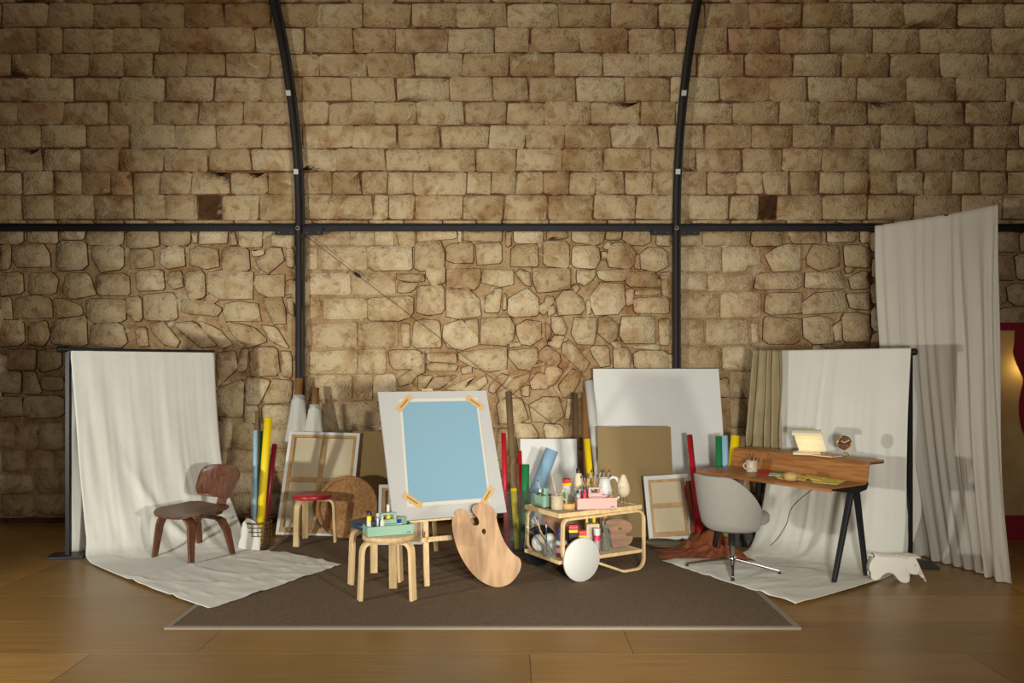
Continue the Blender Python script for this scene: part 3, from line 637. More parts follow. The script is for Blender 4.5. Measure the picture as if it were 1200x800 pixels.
# ============================================================ easel with board
WU = Vector((.785, .365, 0)).normalized(); BK = Vector((-.42, .906, 0))
BL = Vector((-.804, 5.675, .5)); BH = Vector((-.1625, .3506, .888)); LB = BH.length; BV = BH.normalized(); BN = WU.cross(BV)  # BN points to camera side?
if BN.y > 0: BN = -BN
EL = (-.45, 6.1, 0)
t = thing('easel', 'light wooden A-frame easel holding the white board with the blue sheet', 'easel', (-.45, 6.12, RZ))
def lp(v): return local(t, v)
apex = BL+WU*.40+BH*.97+BK*.06
f1 = Vector((-.588, 5.82, RZ)); f2 = f1+WU*.50; f3 = Vector((-.62, 6.95, RZ))
for a, off, nm in ((f1, -.03, 'leg'), (f2, .03, 'leg')):
    MB().strip([lp(a), lp(apex+WU*off+BK*.02)], WU, .040, .024).build(nm, M['birch'], t, bevel=.003)
MB().strip([lp(f3), lp(apex+BK*.06)], WU, .036, .022).build('leg', M['birch'], t, bevel=.003)
g = lambda u, z: BL+WU*u+BK*.02+Vector((0, 0, z))
MB().strip([lp(BL+WU*.03+BK*.045+Vector((0, 0, -.013))), lp(BL+WU*.80+BK*.045+Vector((0, 0, -.013)))], Vector((0, 0, 1)), .024, .03).build('support_ledge', M['birch'], t, bevel=.002)
m1 = f1.lerp(apex, .235); m2 = f2.lerp(apex, .235)
MB().strip([lp(m1-WU*.05-BK*.02), lp(m2+WU*.03-BK*.02)], Vector((0, 0, 1)), .035, .018).build('crossbar', M['birch'], t, bevel=.002)
MB().tube([lp(m1-WU*.0-BK*.055), lp(m1-BK*.02)], .014, 10).build('wing_knob', M['birch'], t)
MB().strip([lp(f1+Vector((-.02, .05, .38))), lp(f1+Vector((-.03, .12, .2))), lp(f1+Vector((-.055, .14, .10)))], WU, .010, .003).build('strap', M['walnut_edge'], t)
MB().strip([lp(apex-BV*.12+BN*.0), lp(apex+BV*.045)], WU, .09, .022).build('top_block', M['birch_top'], t, bevel=.003)
# board
bo = BL+BN*.0
t = thing('drawing_board', 'big white board tilted on the easel with a light blue sheet taped on', 'board', tuple(BL))
def bb(u, v, d=0): return local(t, BL+WU*(u*.866)+BH*(1-v)+BN*d)
def quad(b, cs, d0, d1):
    a = [bb(u, v, d0) for u, v in cs]; c = [bb(u, v, d1) for u, v in cs]
    b.add(a+c, [(3,2,1,0),(4,5,6,7),(0,1,5,4),(1,2,6,5),(2,3,7,6),(3,0,4,7)]); return b
quad(MB(), [(0,1),(1,1),(1,0),(0,0)], -.022, 0).build('panel', M['boardw'], t, bevel=.002)
pp = tag(quad(MB(), [(.128,.905),(.868,.905),(.90,.062),(.178,.062)], .001, .0025).build('paper_sheet', M['sheetw'], origin=Vector((0,0,0))), 'white paper sheet with a light blue field taped to the easel board', 'paper')
pp.location = t.location
quad(MB(), [(.148,.878),(.850,.878),(.882,.088),(.198,.088)], .0026, .0032).build('blue_field', M['blue'], pp, origin=Vector((0,0,0)))
for k, (u, v, an) in enumerate([(.215,.10,45),(.87,.105,-38),(.178,.855,-38),(.845,.86,50)]):
    c = local(t, BL+WU*(u*.866)+BH*(1-v)); q = math.radians(an)
    du = WU*math.cos(q)+BV*math.sin(q); dv = -WU*math.sin(q)+BV*math.cos(q)
    b = MB(); 
    def tp(b, L, W_, d): 
        a = [c+du*x+dv*y+BN*d[0] for x, y in ((-L,-W_),(L,-W_),(L,W_),(-L,W_))]; e = [p+BN*(d[1]-d[0]) for p in a]
        b.add(a+e, [(3,2,1,0),(4,5,6,7),(0,1,5,4),(1,2,6,5),(2,3,7,6),(3,0,4,7)])
    tp(b, .078, .023, (.0034, .0042)); o = b.build('tape_strip', M['tape'], origin=Vector((0,0,0))); o.location = t.location
    tag(o, ['kraft tape strip at the upper left corner of the blue sheet', 'kraft tape strip at the upper right corner of the blue sheet', 'kraft tape strip at the lower left corner of the blue sheet', 'kraft tape strip at the lower right corner of the blue sheet'][k], 'tape', 'tape strips on the easel board')
    b = MB(); tp(b, .045, .004, (.0043, .0046)); b.build('print', M['tapeprint'], o, origin=Vector((0,0,0)))
# ============================================================ big palette
def outline(s, sc, ox, oy):
    v = [float(k) for k in s.split(',')]; return [(ox+v[i]/sc, oy+v[i+1]/sc) for i in range(0, len(v), 2)]
def plate(pts, hole, Yf, th, name, m, lab, cat, zc=None):
    # pts in picture pixels, laid on the leaning plane Y = Yf(z)
    def W(p):
        Y = Yf(.3)
        for _ in range(8): q = at(p[0], p[1], Y); Y = Yf(q.z)
        return at(p[0], p[1], Y)
    P = [W(p) for p in roundpoly(pts, 2)]; c = sum(P, Vector((0,0,0)))/len(P)
    zmin = min(p.z for p in P)
    off = Vector((0, 0, (zc if zc is not None else RZ)-zmin))
    P = [p+off for p in P]
    nn = Vector((0, 1, -(Yf(1)-Yf(0)))).normalized(); base = Vector((c.x, c.y, zmin+off.z))
    bm_pts = P; n = len(P)
    import bmesh
    bm = bmesh.new(); vs = [bm.verts.new(p-base) for p in P]; es = [bm.edges.new((vs[i], vs[(i+1) % n])) for i in range(n)]
    if hole:
        H = [W(p)+off for p in roundpoly(hole, 2)]; hv = [bm.verts.new(p-base) for p in H]
        es += [bm.edges.new((hv[i], hv[(i+1) % len(hv)])) for i in range(len(hv))]
    bmesh.ops.triangle_fill(bm, use_beauty=True, use_dissolve=False, edges=es)
    for f in bm.faces:
        if f.normal.y > 0: f.normal_flip()
    r = bmesh.ops.extrude_face_region(bm, geom=list(bm.faces))
    for e in r['geom']:
        if isinstance(e, bmesh.types.BMVert): e.co += nn*th
    bmesh.ops.recalc_face_normals(bm, faces=bm.faces)
    me = bpy.data.meshes.new(name); bm.to_mesh(me); bm.free(); me.materials.append(m)
    o = bpy.data.objects.new(name, me); COL.objects.link(o); o.location = base; return tag(o, lab, cat)
pal = outline("372,462,378,445,395,434,415,435,428,448,432,470,437,487,455,492,464,480,455,460,440,447,437,430,450,417,475,415,500,422,515,440,525,490,545,545,575,585,600,600,604,622,595,650,570,682,535,697,500,693,460,672,425,635,395,585,378,535,370,490", 2.859, 400, 440)
plate(pal, [(566,614),(570,617),(568,623),(564,619)], lambda z: 5.80+.13*z, .014, 'painting_palette', M['palette'], 'giant wooden painter palette with a thumb notch leaning on the easel', 'palette')
# ============================================================ stretched canvases, boards
def leaning(name, lab, cat, bl, wdir, W_, H_, lean, grp=None):
    """frame (origin bottom-left, width dir, up dir, normal toward the viewer)"""
    t = thing(name, lab, cat, tuple(bl), 0, grp)
    wd = Vector((math.cos(wdir), math.sin(wdir), 0)); bk = Vector((-wd.y, wd.x, 0)); up = (Vector((0, 0, 1))*math.cos(lean)+bk*math.sin(lean)); nn = wd.cross(up)
    if nn.y > 0: nn = -nn
    return t, wd, up, nn
def bar(t, wd, up, nn, u0, u1, v0, v1, d0, d1, name, m, bevel=0, solid=None):
    b = MB(); a = [wd*u+up*v+nn*d0 for u, v in ((u0,v0),(u1,v0),(u1,v1),(u0,v1))]; e = [wd*u+up*v+nn*d1 for u, v in ((u0,v0),(u1,v0),(u1,v1),(u0,v1))]
    b.add(a+e, [(3,2,1,0),(4,5,6,7),(0,1,5,4),(1,2,6,5),(2,3,7,6),(3,0,4,7)]); return b.build(name, m, t, bevel=bevel)
def stretched(lab, bl, wdir, W_, H_, lean, cross='+', roll=0, fold=.035, barw=.05):
    t, wd, up, nn = leaning('stretched_canvas', lab, 'canvas', bl, wdir, W_, H_, lean)
    if roll: wd, up = wd*math.cos(roll)+up*math.sin(roll), up*math.cos(roll)-wd*math.sin(roll)
    D = .035
    bar(t, wd, up, nn, .004, W_-.004, .004, H_-.004, .001, .004, 'canvas_back', M['canvasb'])
    f = fold
    for (a, b_, c, d) in ((0, W_, 0, f*.6), (0, W_, H_-f*.8, H_), (0, f*.8, f*.6, H_-f*.8), (W_-f*.8, W_, f*.6, H_-f*.8)):
        bar(t, wd, up, nn, a, b_, c, d, 0, D+.002, 'canvas_fold', M['canvasw'])
    g = f*.8; k = barw
    for (a, b_, c, d) in ((g, W_-g, f*.6, f*.6+k), (g, W_-g, H_-g-k*.5, H_-g), (g, g+k*.6, f*.6+k, H_-g-k*.5), (W_-g-k*.6, W_-g, f*.6+k, H_-g-k*.5)):
        bar(t, wd, up, nn, a, b_, c, d, .006, D-.004, 'stretcher_bar', M['pine'])
    if '+' in cross: bar(t, wd, up, nn, W_*.5-.02, W_*.5+.02, f, H_-f, .008, D-.008, 'cross_brace', M['pine'])
    if cross in '+-': bar(t, wd, up, nn, g+k*.6, W_-g-k*.6, H_*.53-.022, H_*.53+.022, .010, D-.010, 'cross_brace', M['pine'])
    return t
b0 = SF(324, 627, RZ)
stretched('large stretched canvas seen from its raw back, leaning behind the red stool', (b0.x, b0.y, RZ), .0, .685, 1.0, math.radians(23), roll=math.radians(-1.5))
t, wd, up, nn = leaning('kraft_board', 'tan fibre board leaning behind the cork disc', 'board', (at(405, 0, 7.63).x, 7.63, RZ), 0, .55, 1.02, math.radians(22))
bar(t, wd, up, nn, 0, .55, 0, 1.0, 0, .012, 'panel', M['kraft'])
b0 = SF(446, 634, RZ)
stretched('narrow stretched canvas peeking out behind the easel board', (b0.x, b0.y-.14, RZ), .05, .40, .52, math.radians(12), cross='-')
# cork disc
def disc_frame(c, lean, yaw=0): 
    R = Matrix.Rotation(yaw, 3, 'Z') @ Matrix.Rotation(math.pi/2-lean, 3, 'X'); return R
Rd = .283; ln_ = math.radians(14); cY = 7.41
t = thing('cork_disc', 'big round cork board with a raised rim leaning by the red stool', 'cork board', (at(405, 0, cY).x, cY, RZ))
Rm = disc_frame(0, ln_); cc = Vector((0, math.sin(ln_)*Rd, math.cos(ln_)*Rd+.01))
MB().lathe([(0, .0), (Rd-.03, .0)], cc, 56, Rm, cap=False).build('cork_face', M['cork'], t)
MB().lathe([(Rd-.035, -.02), (Rd-.035, .012), (Rd-.005, .014), (Rd, .008), (Rd, -.02), (Rd-.035, -.02)], cc, 56, Rm, cap=False).build('rim', M['cork'], t)
# big white canvas on the right
t, wd, up, nn = leaning('white_canvas', 'biggest blank white canvas leaning on the stone wall between the trolley and desk', 'canvas', (at(700, 0, 7.75).x, 7.75, .004), 0, 1.27, 1.66, math.radians(15.5))
bar(t, wd, up, nn, 0, 1.25, 0, 1.60, 0, .035, 'canvas_face', M['canvasw'], bevel=.004)
bar(t, wd, up, nn, .02, 1.23, .02, 1.58, -.006, -.001, 'stretcher_frame', M['pine'])
# small white canvas behind trolley
t, wd, up, nn = leaning('white_canvas', 'small blank white canvas leaning behind the trolley and the light blue roll', 'canvas', (at(610, 0, 7.65).x, 7.65, .004), 0, .55, .9, math.radians(14))
bar(t, wd, up, nn, 0, .54, 0, .90, 0, .03, 'canvas_face', M['canvasw'], bevel=.003)
# fibre board
t, wd, up, nn = leaning('fibre_board', 'brown fibre board leaning on the big white canvas', 'board', (at(703, 0, 7.50).x, 7.50, RZ), 0, .68, 1.07, math.radians(13))
bar(t, wd, up, nn, 0, .69, 0, 1.02, 0, .014, 'panel', M['mdf'])
b0 = SF(763, 634, RZ)
stretched('small stretched canvas seen from its back, leaning before the brown board', (b0.x-.02, 7.34, RZ), -.02, .40, .575, math.radians(12), cross='-', roll=math.radians(3.5), fold=.045, barw=.045)
# board behind trolley (brown)
t, wd, up, nn = leaning('kraft_board', 'brown wooden sheet standing upright behind the trolley', 'board', (at(636, 0, 6.95).x, 6.95, RZ), .05, .25, .62, math.radians(7))
bar(t, wd, up, nn, 0, .40, 0, .40, 0, .01, 'panel', M['palette2'])
# ============================================================ rolls
def roll(lab, p0, p1, r, m, core=None, name='paper_roll', cat='roll', grp=None, hollow=True):
    p0 = Vector(p0); p1 = Vector(p1); ax = (p1-p0).normalized(); base = p0.copy()
    t = thing(name, lab, cat, tuple(base), 0, grp); a = Vector((0,0,0)); b_ = p1-p0
    q = ax.to_track_quat('Z', 'Y').to_matrix(); L = b_.length
    MB().lathe([(r*.82, .0), (r, 0), (r, L), (r*.82, L), (r*.82, .0)], a, 20, q, cap=False).build('sheet' if core is None else 'wrap', m, t)
    if core: MB().lathe([(core*.75, .02), (core, .02), (core, L+.14), (core*.75, L+.14), (core*.75, .02)], a, 16, q, cap=False).build('cardboard_core', M['tubek'], t)
    return t
# left basket group
bx = SF(314, 634); BX, BYY = bx.x, 7.12
t = thing('wire_basket', 'round wicker wire basket on the floor by the large canvas back', 'basket', (BX, BYY, 0))
b = MB(); n = 12
MB().lathe([(.075, .004), (.075, .010), (0, .010)], n=20).build('base', M['wicker'], t)
def rb_(z): return .088+.022*math.sin(z/.26*math.pi*.75)
for k in range(7):
    z = .012+k*.036; r = rb_(z)
    MB().tube([(r*math.cos(q*math.pi/12), r*math.sin(q*math.pi/12), z) for q in range(25)], .0045 if k < 6 else .009, 5, cap=False).build('hoop', M['wicker'], t)
for k in range(14):
    q = 2*math.pi*k/14; MB().tube([(rb_(z)*math.cos(q), rb_(z)*math.sin(q), z) for z in (.01, .07, .14, .20, .235)], .003, 5).build('wire', M['wicker'], t)
MB().tube([(rb_(.2)*1.0*math.cos(q)-.0, rb_(.2)*math.sin(q), .235+.03*math.sin((q-2.6)/1.1*math.pi)) for q in [2.6+i*.11 for i in range(11)]], .006, 6).build('handle', M['wicker'], t)
t = thing('clear_cylinder', 'tall clear plastic cylinder standing in the wicker basket', 'container', (BX, BYY, .014))
MB().lathe([(.062, 0), (.066, .60)], n=28, cap=False).build('tube_wall', M['acry'], t); MB().lathe([(.06, 0), (.06, .006), (0, .006)], n=28).build('bottom', M['acry'], t)
def tip(px, py, Y): return at(px, py, Y)
roll('thin light blue paper roll in the basket cylinder', (BX-.035, BYY-.01, .024), tip(299.5, 504, 7.12), .018, M['skyroll'], grp='rolls in the basket')
roll('long brown cardboard tube in the basket cylinder', (BX-.005, BYY+.035, .024), tip(302, 481, 7.25), .024, M['tubed'], name='cardboard_tube', grp='rolls in the basket')
roll('bright yellow paper roll in the basket cylinder', (BX+.008, BYY-.03, .024), tip(314.5, 489, 7.10), .034, M['yellow'], grp='rolls in the basket')
roll('green paper roll behind the yellow one in the basket', (BX-.012, BYY+.005, .024), tip(307.5, 505, 7.2), .020, M['green'], grp='rolls in the basket')
roll('dark red paper roll at the right of the basket cylinder', (BX+.03, BYY+.02, .024), tip(322, 520, 7.2), .022, M['jarred'], grp='rolls in the basket')
# crumpled paper by the basket
o = MB().grid(lambda u, v: Vector((-2.22+.21*(u-.5)*(1-.25*v)+.01*nz(u*3, v*3), 7.0+.05*v+.008*nz(u*2.5, v*2, 5)-.06*(1-v)**2*u, max(.012, .27*v*(1-.22*(u-.4)**2*5)+.01*nz(u*5, v*4, 2)+.008*math.sin(u*9)*v))), 20, 20).build('crumpled_paper', M['cloth'], solid=.002)
tag(o, 'crumpled white fabric scrap standing against the wicker basket', 'fabric')
# canvas rolls against the wall
def canvas_roll(lab, x0, top, r0, r1, tail):
    base = Vector((x0, 7.98, .004)); t = thing('canvas_roll', lab, 'roll', tuple(base)); v = top-base; L = v.length; q = v.normalized().to_track_quat('Z', 'Y').to_matrix()
    MB().lathe([(r0*.5, L), (r0, L), (r0*1.03, L*.85), (r1, L*.7), (r1, 0)], (0,0,0), 20, q, cap=False).build('canvas_wrap', M['cloth'] if tail > 0 else M['linen'], t)
    MB().lathe([(.027, L-.3), (.036, L-.3), (.036, L+.17), (.027, L+.17), (.027, L-.3)], (0,0,0), 16, q, cap=False).build('cardboard_core', M['tubek'], t)
    a = v*.995; s = 1 if tail > 0 else 1
    def tf(u, w_): 
        z = L*(1-.35*w_); c = q@Vector((0, 0, z)); x = r0+.006+(.035*abs(tail))*w_**1.3*(1+.35*math.sin(u*15))
        an = -math.pi/2+(u-.5)*3.0
        return c+Vector((x*math.cos(an)*1.1, x*math.sin(an), -.06*abs(u-.5)*2*(1-w_)))
    MB().grid(tf, 16, 16).build('loose_flap', M['cloth'], t, solid=.003)
canvas_roll('taller white canvas roll against the wall below the left rib', -2.10, at(350, 463, 8.14), .058, .07, 1.0)
canvas_roll('shorter cream canvas roll with draped flap right of the taller roll', -1.95, at(369, 474, 8.14), .052, .06, 1.2)
# centre cylinder group
cx_, cy_ = SF(606, 638).x, 7.02
t = thing('clear_cylinder', 'tall clear plastic container of paper rolls between the easel and trolley', 'container', (cx_, cy_, RZ))
MB().box((0, 0, .008), (.24, .2, .016)).build('bottom', M['iron'], t)
b = MB(); 
for c, d in (((-.115,0,.26),(.006,.2,.5)), ((.115,0,.26),(.006,.2,.5)), ((0,-.1,.26),(.23,.006,.5)), ((0,.1,.26),(.23,.006,.5))): b.box(c, d)
b.build('clear_wall', M['acry'], t)
Z0 = RZ+.02
roll('dark red paper roll just right of the easel board', (cx_-.09, cy_-.02, Z0), tip(590, 507, 7.1), .021, M['red'], grp='rolls in the centre container')
roll('tallest brown cardboard tube right of the easel', (cx_+.0, cy_+.04, Z0), tip(596, 459, 7.45), .030, M['tubed'], name='cardboard_tube', grp='rolls in the centre container')
roll('bright red paper roll beside the green roll', (cx_+.05, cy_-.01, Z0), tip(609, 528, 7.2), .018, M['red'], grp='rolls in the centre container')
roll('green paper roll by the left end of the trolley', (cx_+.055, cy_-.06, Z0), tip(616, 544, 7.0), .033, M['green'], grp='rolls in the centre container')
roll('yellow paper roll low in the centre container', (cx_+.0, cy_-.06, Z0), tip(602, 572, 6.95), .026, M['yellow'], grp='rolls in the centre container')
roll('thick light blue roll slanting behind the trolley', (.06, 7.30, RZ+.004), tip(647, 527, 7.42), .060, M['skyroll'])
# behind trolley
roll('dark brown cardboard tube left of the lighter one, behind the trolley', (.62, 7.62, .006), tip(674, 461, 8.16), .030, M['tubed'], name='cardboard_tube')
roll('light brown open cardboard tube beside the white wrapped roll', (.74, 7.62, .006), tip(686, 461, 8.14), .040, M['tubek'], name='cardboard_tube')
t = roll('white plastic-wrapped roll against the left edge of the big white canvas', (.89, 7.60, .006), tip(690, 447, 8.13), .043, M['paper'], core=.0, name='wrapped_roll')
roll('yellow paper roll rising behind the glass jars on the trolley', (.74, 6.98, RZ+.004), tip(687.5, 514, 7.05), .029, M['yellow'])
roll('thin dark tube beside the white wrapped roll', (.93, 7.62, .006), tip(701, 478, 8.15), .014, M['tubed'], name='cardboard_tube')
# right group beside desk
ct = SF(850, 636); RX, RY = 1.98, 7.28
t = thing('clear_cylinder', 'clear container of paper rolls hidden behind the grey chair', 'container', (RX, RY, .006))
b = MB()
for c, d in (((-.15,0,.2),(.006,.2,.4)), ((.15,0,.2),(.006,.2,.4)), ((0,-.1,.2),(.3,.006,.4)), ((0,.1,.2),(.3,.006,.4))): b.box(c, d)
b.build('clear_wall', M['acry'], t); MB().box((0, 0, .004), (.3, .2, .008)).build('bottom', M['acry'], t)
roll('long red paper roll leaning left of the grey desk chair', (1.64, 7.05, .06), tip(808, 510, 7.5), .026, M['red'])
roll('green paper roll left of the light blue one behind the desk', (RX-.11, RY, .02), tip(842, 511, 7.32), .028, M['green'], grp='rolls behind the desk')
roll('light blue paper roll between green and yellow behind the desk', (RX-.04, RY, .02), tip(849, 510, 7.32), .030, M['skyroll'], grp='rolls behind the desk')
roll('yellow paper roll leaning beside the desk riser', (RX-.07, RY-.05, .02), tip(862, 510, 7.26), .040, M['yellow'], grp='rolls behind the desk')
roll('brown cardboard tube touching the yellow roll behind the desk', (RX+.05, RY+.0, .02), tip(870.5, 511, 7.2), .026, M['tubed'], name='cardboard_tube', grp='rolls behind the desk')
# terracotta cloth and tray
def terra(u, v):
    x = 1.24+.70*u; y = 6.66+.62*v
    e = min(u, 1-u, v, 1-v)*5; e = max(0, min(1, e))
    h = .012+.13*math.exp(-(((u-.70)/.24)**2+((v-.62)/.30)**2))
    z = e*(h*.8+.7*h*nz(x*13, y*13, 3)+1.5*h*max(0, ridge(x*8, y*8, 8)-.4))
    return Vector((x+.05*nz(x*5, y*5, 1), y+.05*nz(x*5, y*5, 4)-.10*u, RZ+.004+max(.001, z)))
o = MB().grid(terra, 70, 60).build('crumpled_cloth', M['terra'], solid=.002)
tag(o, 'crumpled terracotta cloth heaped on the rug left of the desk chair', 'cloth')
MB().grid(lambda u, v: Vector((1.60+.13*u-.03*v+.012*math.sin(u*14+v*3), 7.14+.28*v+.02*math.sin(u*17), RZ+.03+.50*v)), 14, 14).build('hanging_end', M['terra'], o, solid=.002, origin=o.location.copy()).location = (0, 0, 0)
t = thing('round_tray', 'flat dark green round tray with pale rim under the small stretched canvas', 'tray', tuple(SF(777, 643, .0)+Vector((0, .0, RZ+.026))))
MB().lathe([(0, .010), (.13, .010), (.142, .016)], n=40, cap=False).build('dish', M['dgreen'], t); MB().lathe([(.142, .012), (.165, .020), (.167, .016), (.13, 0), (.02, 0)], n=40, cap=False).build('rim', M['olive'], t)
# ============================================================ trolley
TF = Vector((.356, 5.9, 0)); TU = Vector((.857, .515, 0)); TV = Vector((-.515, .857, 0)); TL_, TW_ = .775, .469; TA = math.atan2(.515, .857)
TH, TS = .513, .172
t = thing('tea_trolley', 'bent birch trolley with two shelves and big white disc wheels', 'trolley', (TF.x, TF.y, RZ), TA)
# local: x along the long side, y across, z up from the rug
def frame_box(z, h, nm, tin):
    MB().box((TL_/2, TW_/2, z-h/2), (TL_-.03, TW_-.03, .012)).build(nm, tin, t)
    for c, d in (((TL_/2, .012, z-h/2), (TL_, .024, h)), ((TL_/2, TW_-.012, z-h/2), (TL_, .024, h)), ((.012, TW_/2, z-h/2), (.024, TW_-.048, h)), ((TL_-.012, TW_/2, z-h/2), (.024, TW_-.048, h))):
        MB().box(c, d).build('shelf_rim', M['birch'], t, bevel=.003)
zt, zs = TH-RZ, TS-RZ
frame_box(zt, .034, 'upper_shelf', M['canvasb']); frame_box(zs, .026, 'lower_shelf', M['canvasb'])
for y in (-.006, TW_+.006):
    pts = []
    r = .05
    pts += [(.10, zt-.04)] if False else []
    # front leg: from under the rim down to the axle with a curled toe
    a = [(.385, zt-.045), (.10, zt-.045)]+[(.075-.045*math.sin(q)+.0, zt-.045-.045*(1-math.cos(q))) for q in (.4, .8, 1.2, math.pi/2)]+[(.028, zt-.2), (.028, .22)]+[(.028+.07*(1-math.cos(q)), .22-.07*math.sin(q)) for q in (.4, .8, 1.2)]+[(.12, .150), (.174, .147)]
    MB().strip([(x, y, z) for x, z in a], (0, 1, 0), .034, .018).build('front_leg', M['birch'], t, bevel=.002)
    c = [(.39, zt-.042), (TL_-.06, zt-.042)]+[(TL_-.06+.07*math.sin(q), zt-.112+.07*math.cos(q)) for q in (.4, .8, 1.2, math.pi/2)]+[(TL_+.01, .3), (TL_+.01, .085)]
    c += [(TL_-.06+.07*math.cos(q), .085-.07*math.sin(q)) for q in (.4, .8, 1.2, math.pi/2)]+[(TL_-.17, .014), (TL_-.20, .018), (TL_-.24, .034), (.29, .13), (.174, .147)]
    MB().strip([(x, y, z) for x, z in c], (0, 1, 0), .026, .018).build('rear_leg', M['birch'], t, bevel=.002)
MB().tube([(.174, -.03, .159-.0), (.174, TW_+.03, .159)], .009, 10).build('axle', M['birch'], t)
RW = .159
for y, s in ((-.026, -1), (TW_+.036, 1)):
    q = Matrix.Rotation(math.pi/2, 3, 'X'); wm = M['white'] if s < 0 else M['ink']  # far wheel coloured black: the shade on it is put into the colour
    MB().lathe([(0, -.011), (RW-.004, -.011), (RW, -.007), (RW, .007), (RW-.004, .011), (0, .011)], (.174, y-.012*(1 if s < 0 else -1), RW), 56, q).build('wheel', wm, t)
def on(px, py, z, zb=None): # centre of a thing whose base is seen at px,py, resting at height z
    return SF(px, py, z)
ZT, ZS, ZD = TH, TS, .72
def cyl(nm, lab, cat, loc, prof, m, grp=None, n=20, mtx=None):
    b = MB().lathe(prof, (0,0,0), n); o = b.build(nm, m, origin=Vector((0,0,0))); o.location = loc; return tag(o, lab, cat, grp)
def toolbox(nm, lab, loc, rz, m, L, W_, H_, hh):
    t = thing(nm, lab, 'toolbox', tuple(loc), rz)
    b = MB(); b.box((0, 0, .003), (L, W_, .006))
    for s in (-1, 1): b.box((0, s*(W_/2-.003), H_/2), (L, .006, H_)); b.box((s*(L/2-.003), 0, H_/2), (.006, W_-.012, H_))
    b.build('tray', m, t)
    # handle: plate across the middle with an opening
    hw = L*.36; P = lambda x, z: Vector((x, 0, z))
    h = MB()
    for c, d in (((0, 0, H_*.5), (hw*.98, .03, H_*.98)), ((0, 0, H_+hh*.22), (hw, .03, hh*.42)), ((0, 0, H_+hh*.92), (hw*.8, .03, hh*.2)), ((-hw*.40, 0, H_+hh*.68), (hw*.18, .03, hh*.62)), ((hw*.40, 0, H_+hh*.68), (hw*.18, .03, hh*.62))): h.box(c, d)
    h.build('handle', m, t, bevel=.004)
    MB().box((L/2-.035, -W_/2-.0012, .018), (.028, .0012, .005)).build('maker_mark', M['ink'], t)
    return t
def brush(lab, base, top, r=.0035, m='brushw', tipm='bristle', up=True, grp=None, nm='paintbrush', fer=True):
    base = Vector(base); top = Vector(top); t = thing(nm, lab, 'brush' if fer else 'pencil', tuple(base), 0, grp); v = top-base
    MB().tube([v*0, v*.3, v*(.84 if fer else .94), v*(.86 if fer else 1)], [r*.6, r*1.2, r, r*.9] if fer else [r, r, r, .001], 7).build('handle', M[m], t)
    if fer:
        MB().tube([v*.80, v*.90], r*1.25, 8).build('ferrule', M['silver'], t)
        MB().tube([v*.90, v*.95, v], [r*1.3, r*1.6, r*.4], 8).build('bristles', M[tipm], t)
    return t
def bottle(nm, lab, loc, r, h, body, cap, ch=.02, label=None, cr=None, cat='bottle', grp=None, rz=0):
    t = thing(nm, lab, cat, tuple(loc), rz, grp); cr = cr or r*.5; sh = h-ch
    MB().lathe([(r*.92, 0), (r, .004), (r, sh*.82), (r*.8, sh*.93), (cr, sh), (0, sh)], n=18).build('body', M[body], t)
    MB().lathe([(cr*1.15, sh-.002), (cr*1.15, h-.002), (cr, h), (0, h)], n=14).build('cap', M[cap], t)
    if label: MB().lathe([(r*1.015, sh*.22), (r*1.015, sh*.68)], n=18, cap=False).build('label', M[label], t)
    return t
def jar(lab, loc, r, h, grp=None, m='glass', nm='glass_jar'):
    t = thing(nm, lab, 'jar', tuple(loc), 0, grp)
    MB().lathe([(r*.9, 0), (r, .006), (r, h*.82), (r*.85, h*.93), (r*.88, h)], n=20, cap=False).build('glass_wall', M[m], t); MB().lathe([(r*.88, .001), (r*.88, .006), (0, .006)], n=20).build('glass_base', M[m], t)
    return t
def mug(lab, loc, r, h, m, ha, nm='mug'):
    t = thing(nm, lab, 'mug', tuple(loc), ha)
    MB().lathe([(0, 0), (r*.93, 0), (r, .006), (r, h-.002), (r-.003, h), (r-.006, h-.003), (r-.006, .008), (0, .008)], n=28, cap=False).build('cup', M[m], t)
    MB().tube([(r-.004+.028*math.cos(q)*1.0, 0, h*.52+.026*math.sin(q)) for q in [math.pi*.62-i*math.pi*1.24/12 for i in range(13)]], .0055, 8).build('handle', M[m], t)
    return t
def boxpack(nm, lab, cat, loc, d, m, rz=0, bands=(), grp=None):
    t = thing(nm, lab, cat, tuple(loc), rz, grp); MB().box((0, 0, d[2]/2), d).build('carton', M[m], t, bevel=.0015)
    for z0, z1, mm in bands: MB().box((0, 0, (z0+z1)/2), (d[0]+.002, d[1]+.002, z1-z0)).build('label_band', M[mm], t)
    return t
# ---- on the trolley's upper shelf
p = SF(634, 592, ZT); GB = (p.x+.02, p.y, ZT)
toolbox('toolbox', 'mint green toolbox on the left end of the trolley top', GB, TA+math.pi/2, M['mint'], .17, .12, .085, .05)
for k, (dx, dy, hh, bm, cm) in enumerate([(-.035, -.03, .12, 'dgreen', 'white'), (.0, .03, .115, 'ink', 'black'), (.03, -.01, .125, 'sage', 'white')]):
    bottle('paint_bottle', ['dark green paint bottle in the mint toolbox on the trolley', 'black ink bottle in the mint toolbox on the trolley', 'grey-green bottle in the mint toolbox on the trolley'][k], (GB[0]+dx*.8, GB[1]+dy, ZT+.007), .016, hh, bm, cm)
brush('tall brush rising from the mint toolbox on the trolley', (GB[0], GB[1]-.015, ZT+.01), at(630, 561, GB[1]-.02))
p = SF(653, 596.5, ZT); MG = (p.x, p.y, ZT)
mug('beige clay mug full of wooden tools on the trolley', MG, .046, .105, 'mugb', math.radians(-15), nm='mug')
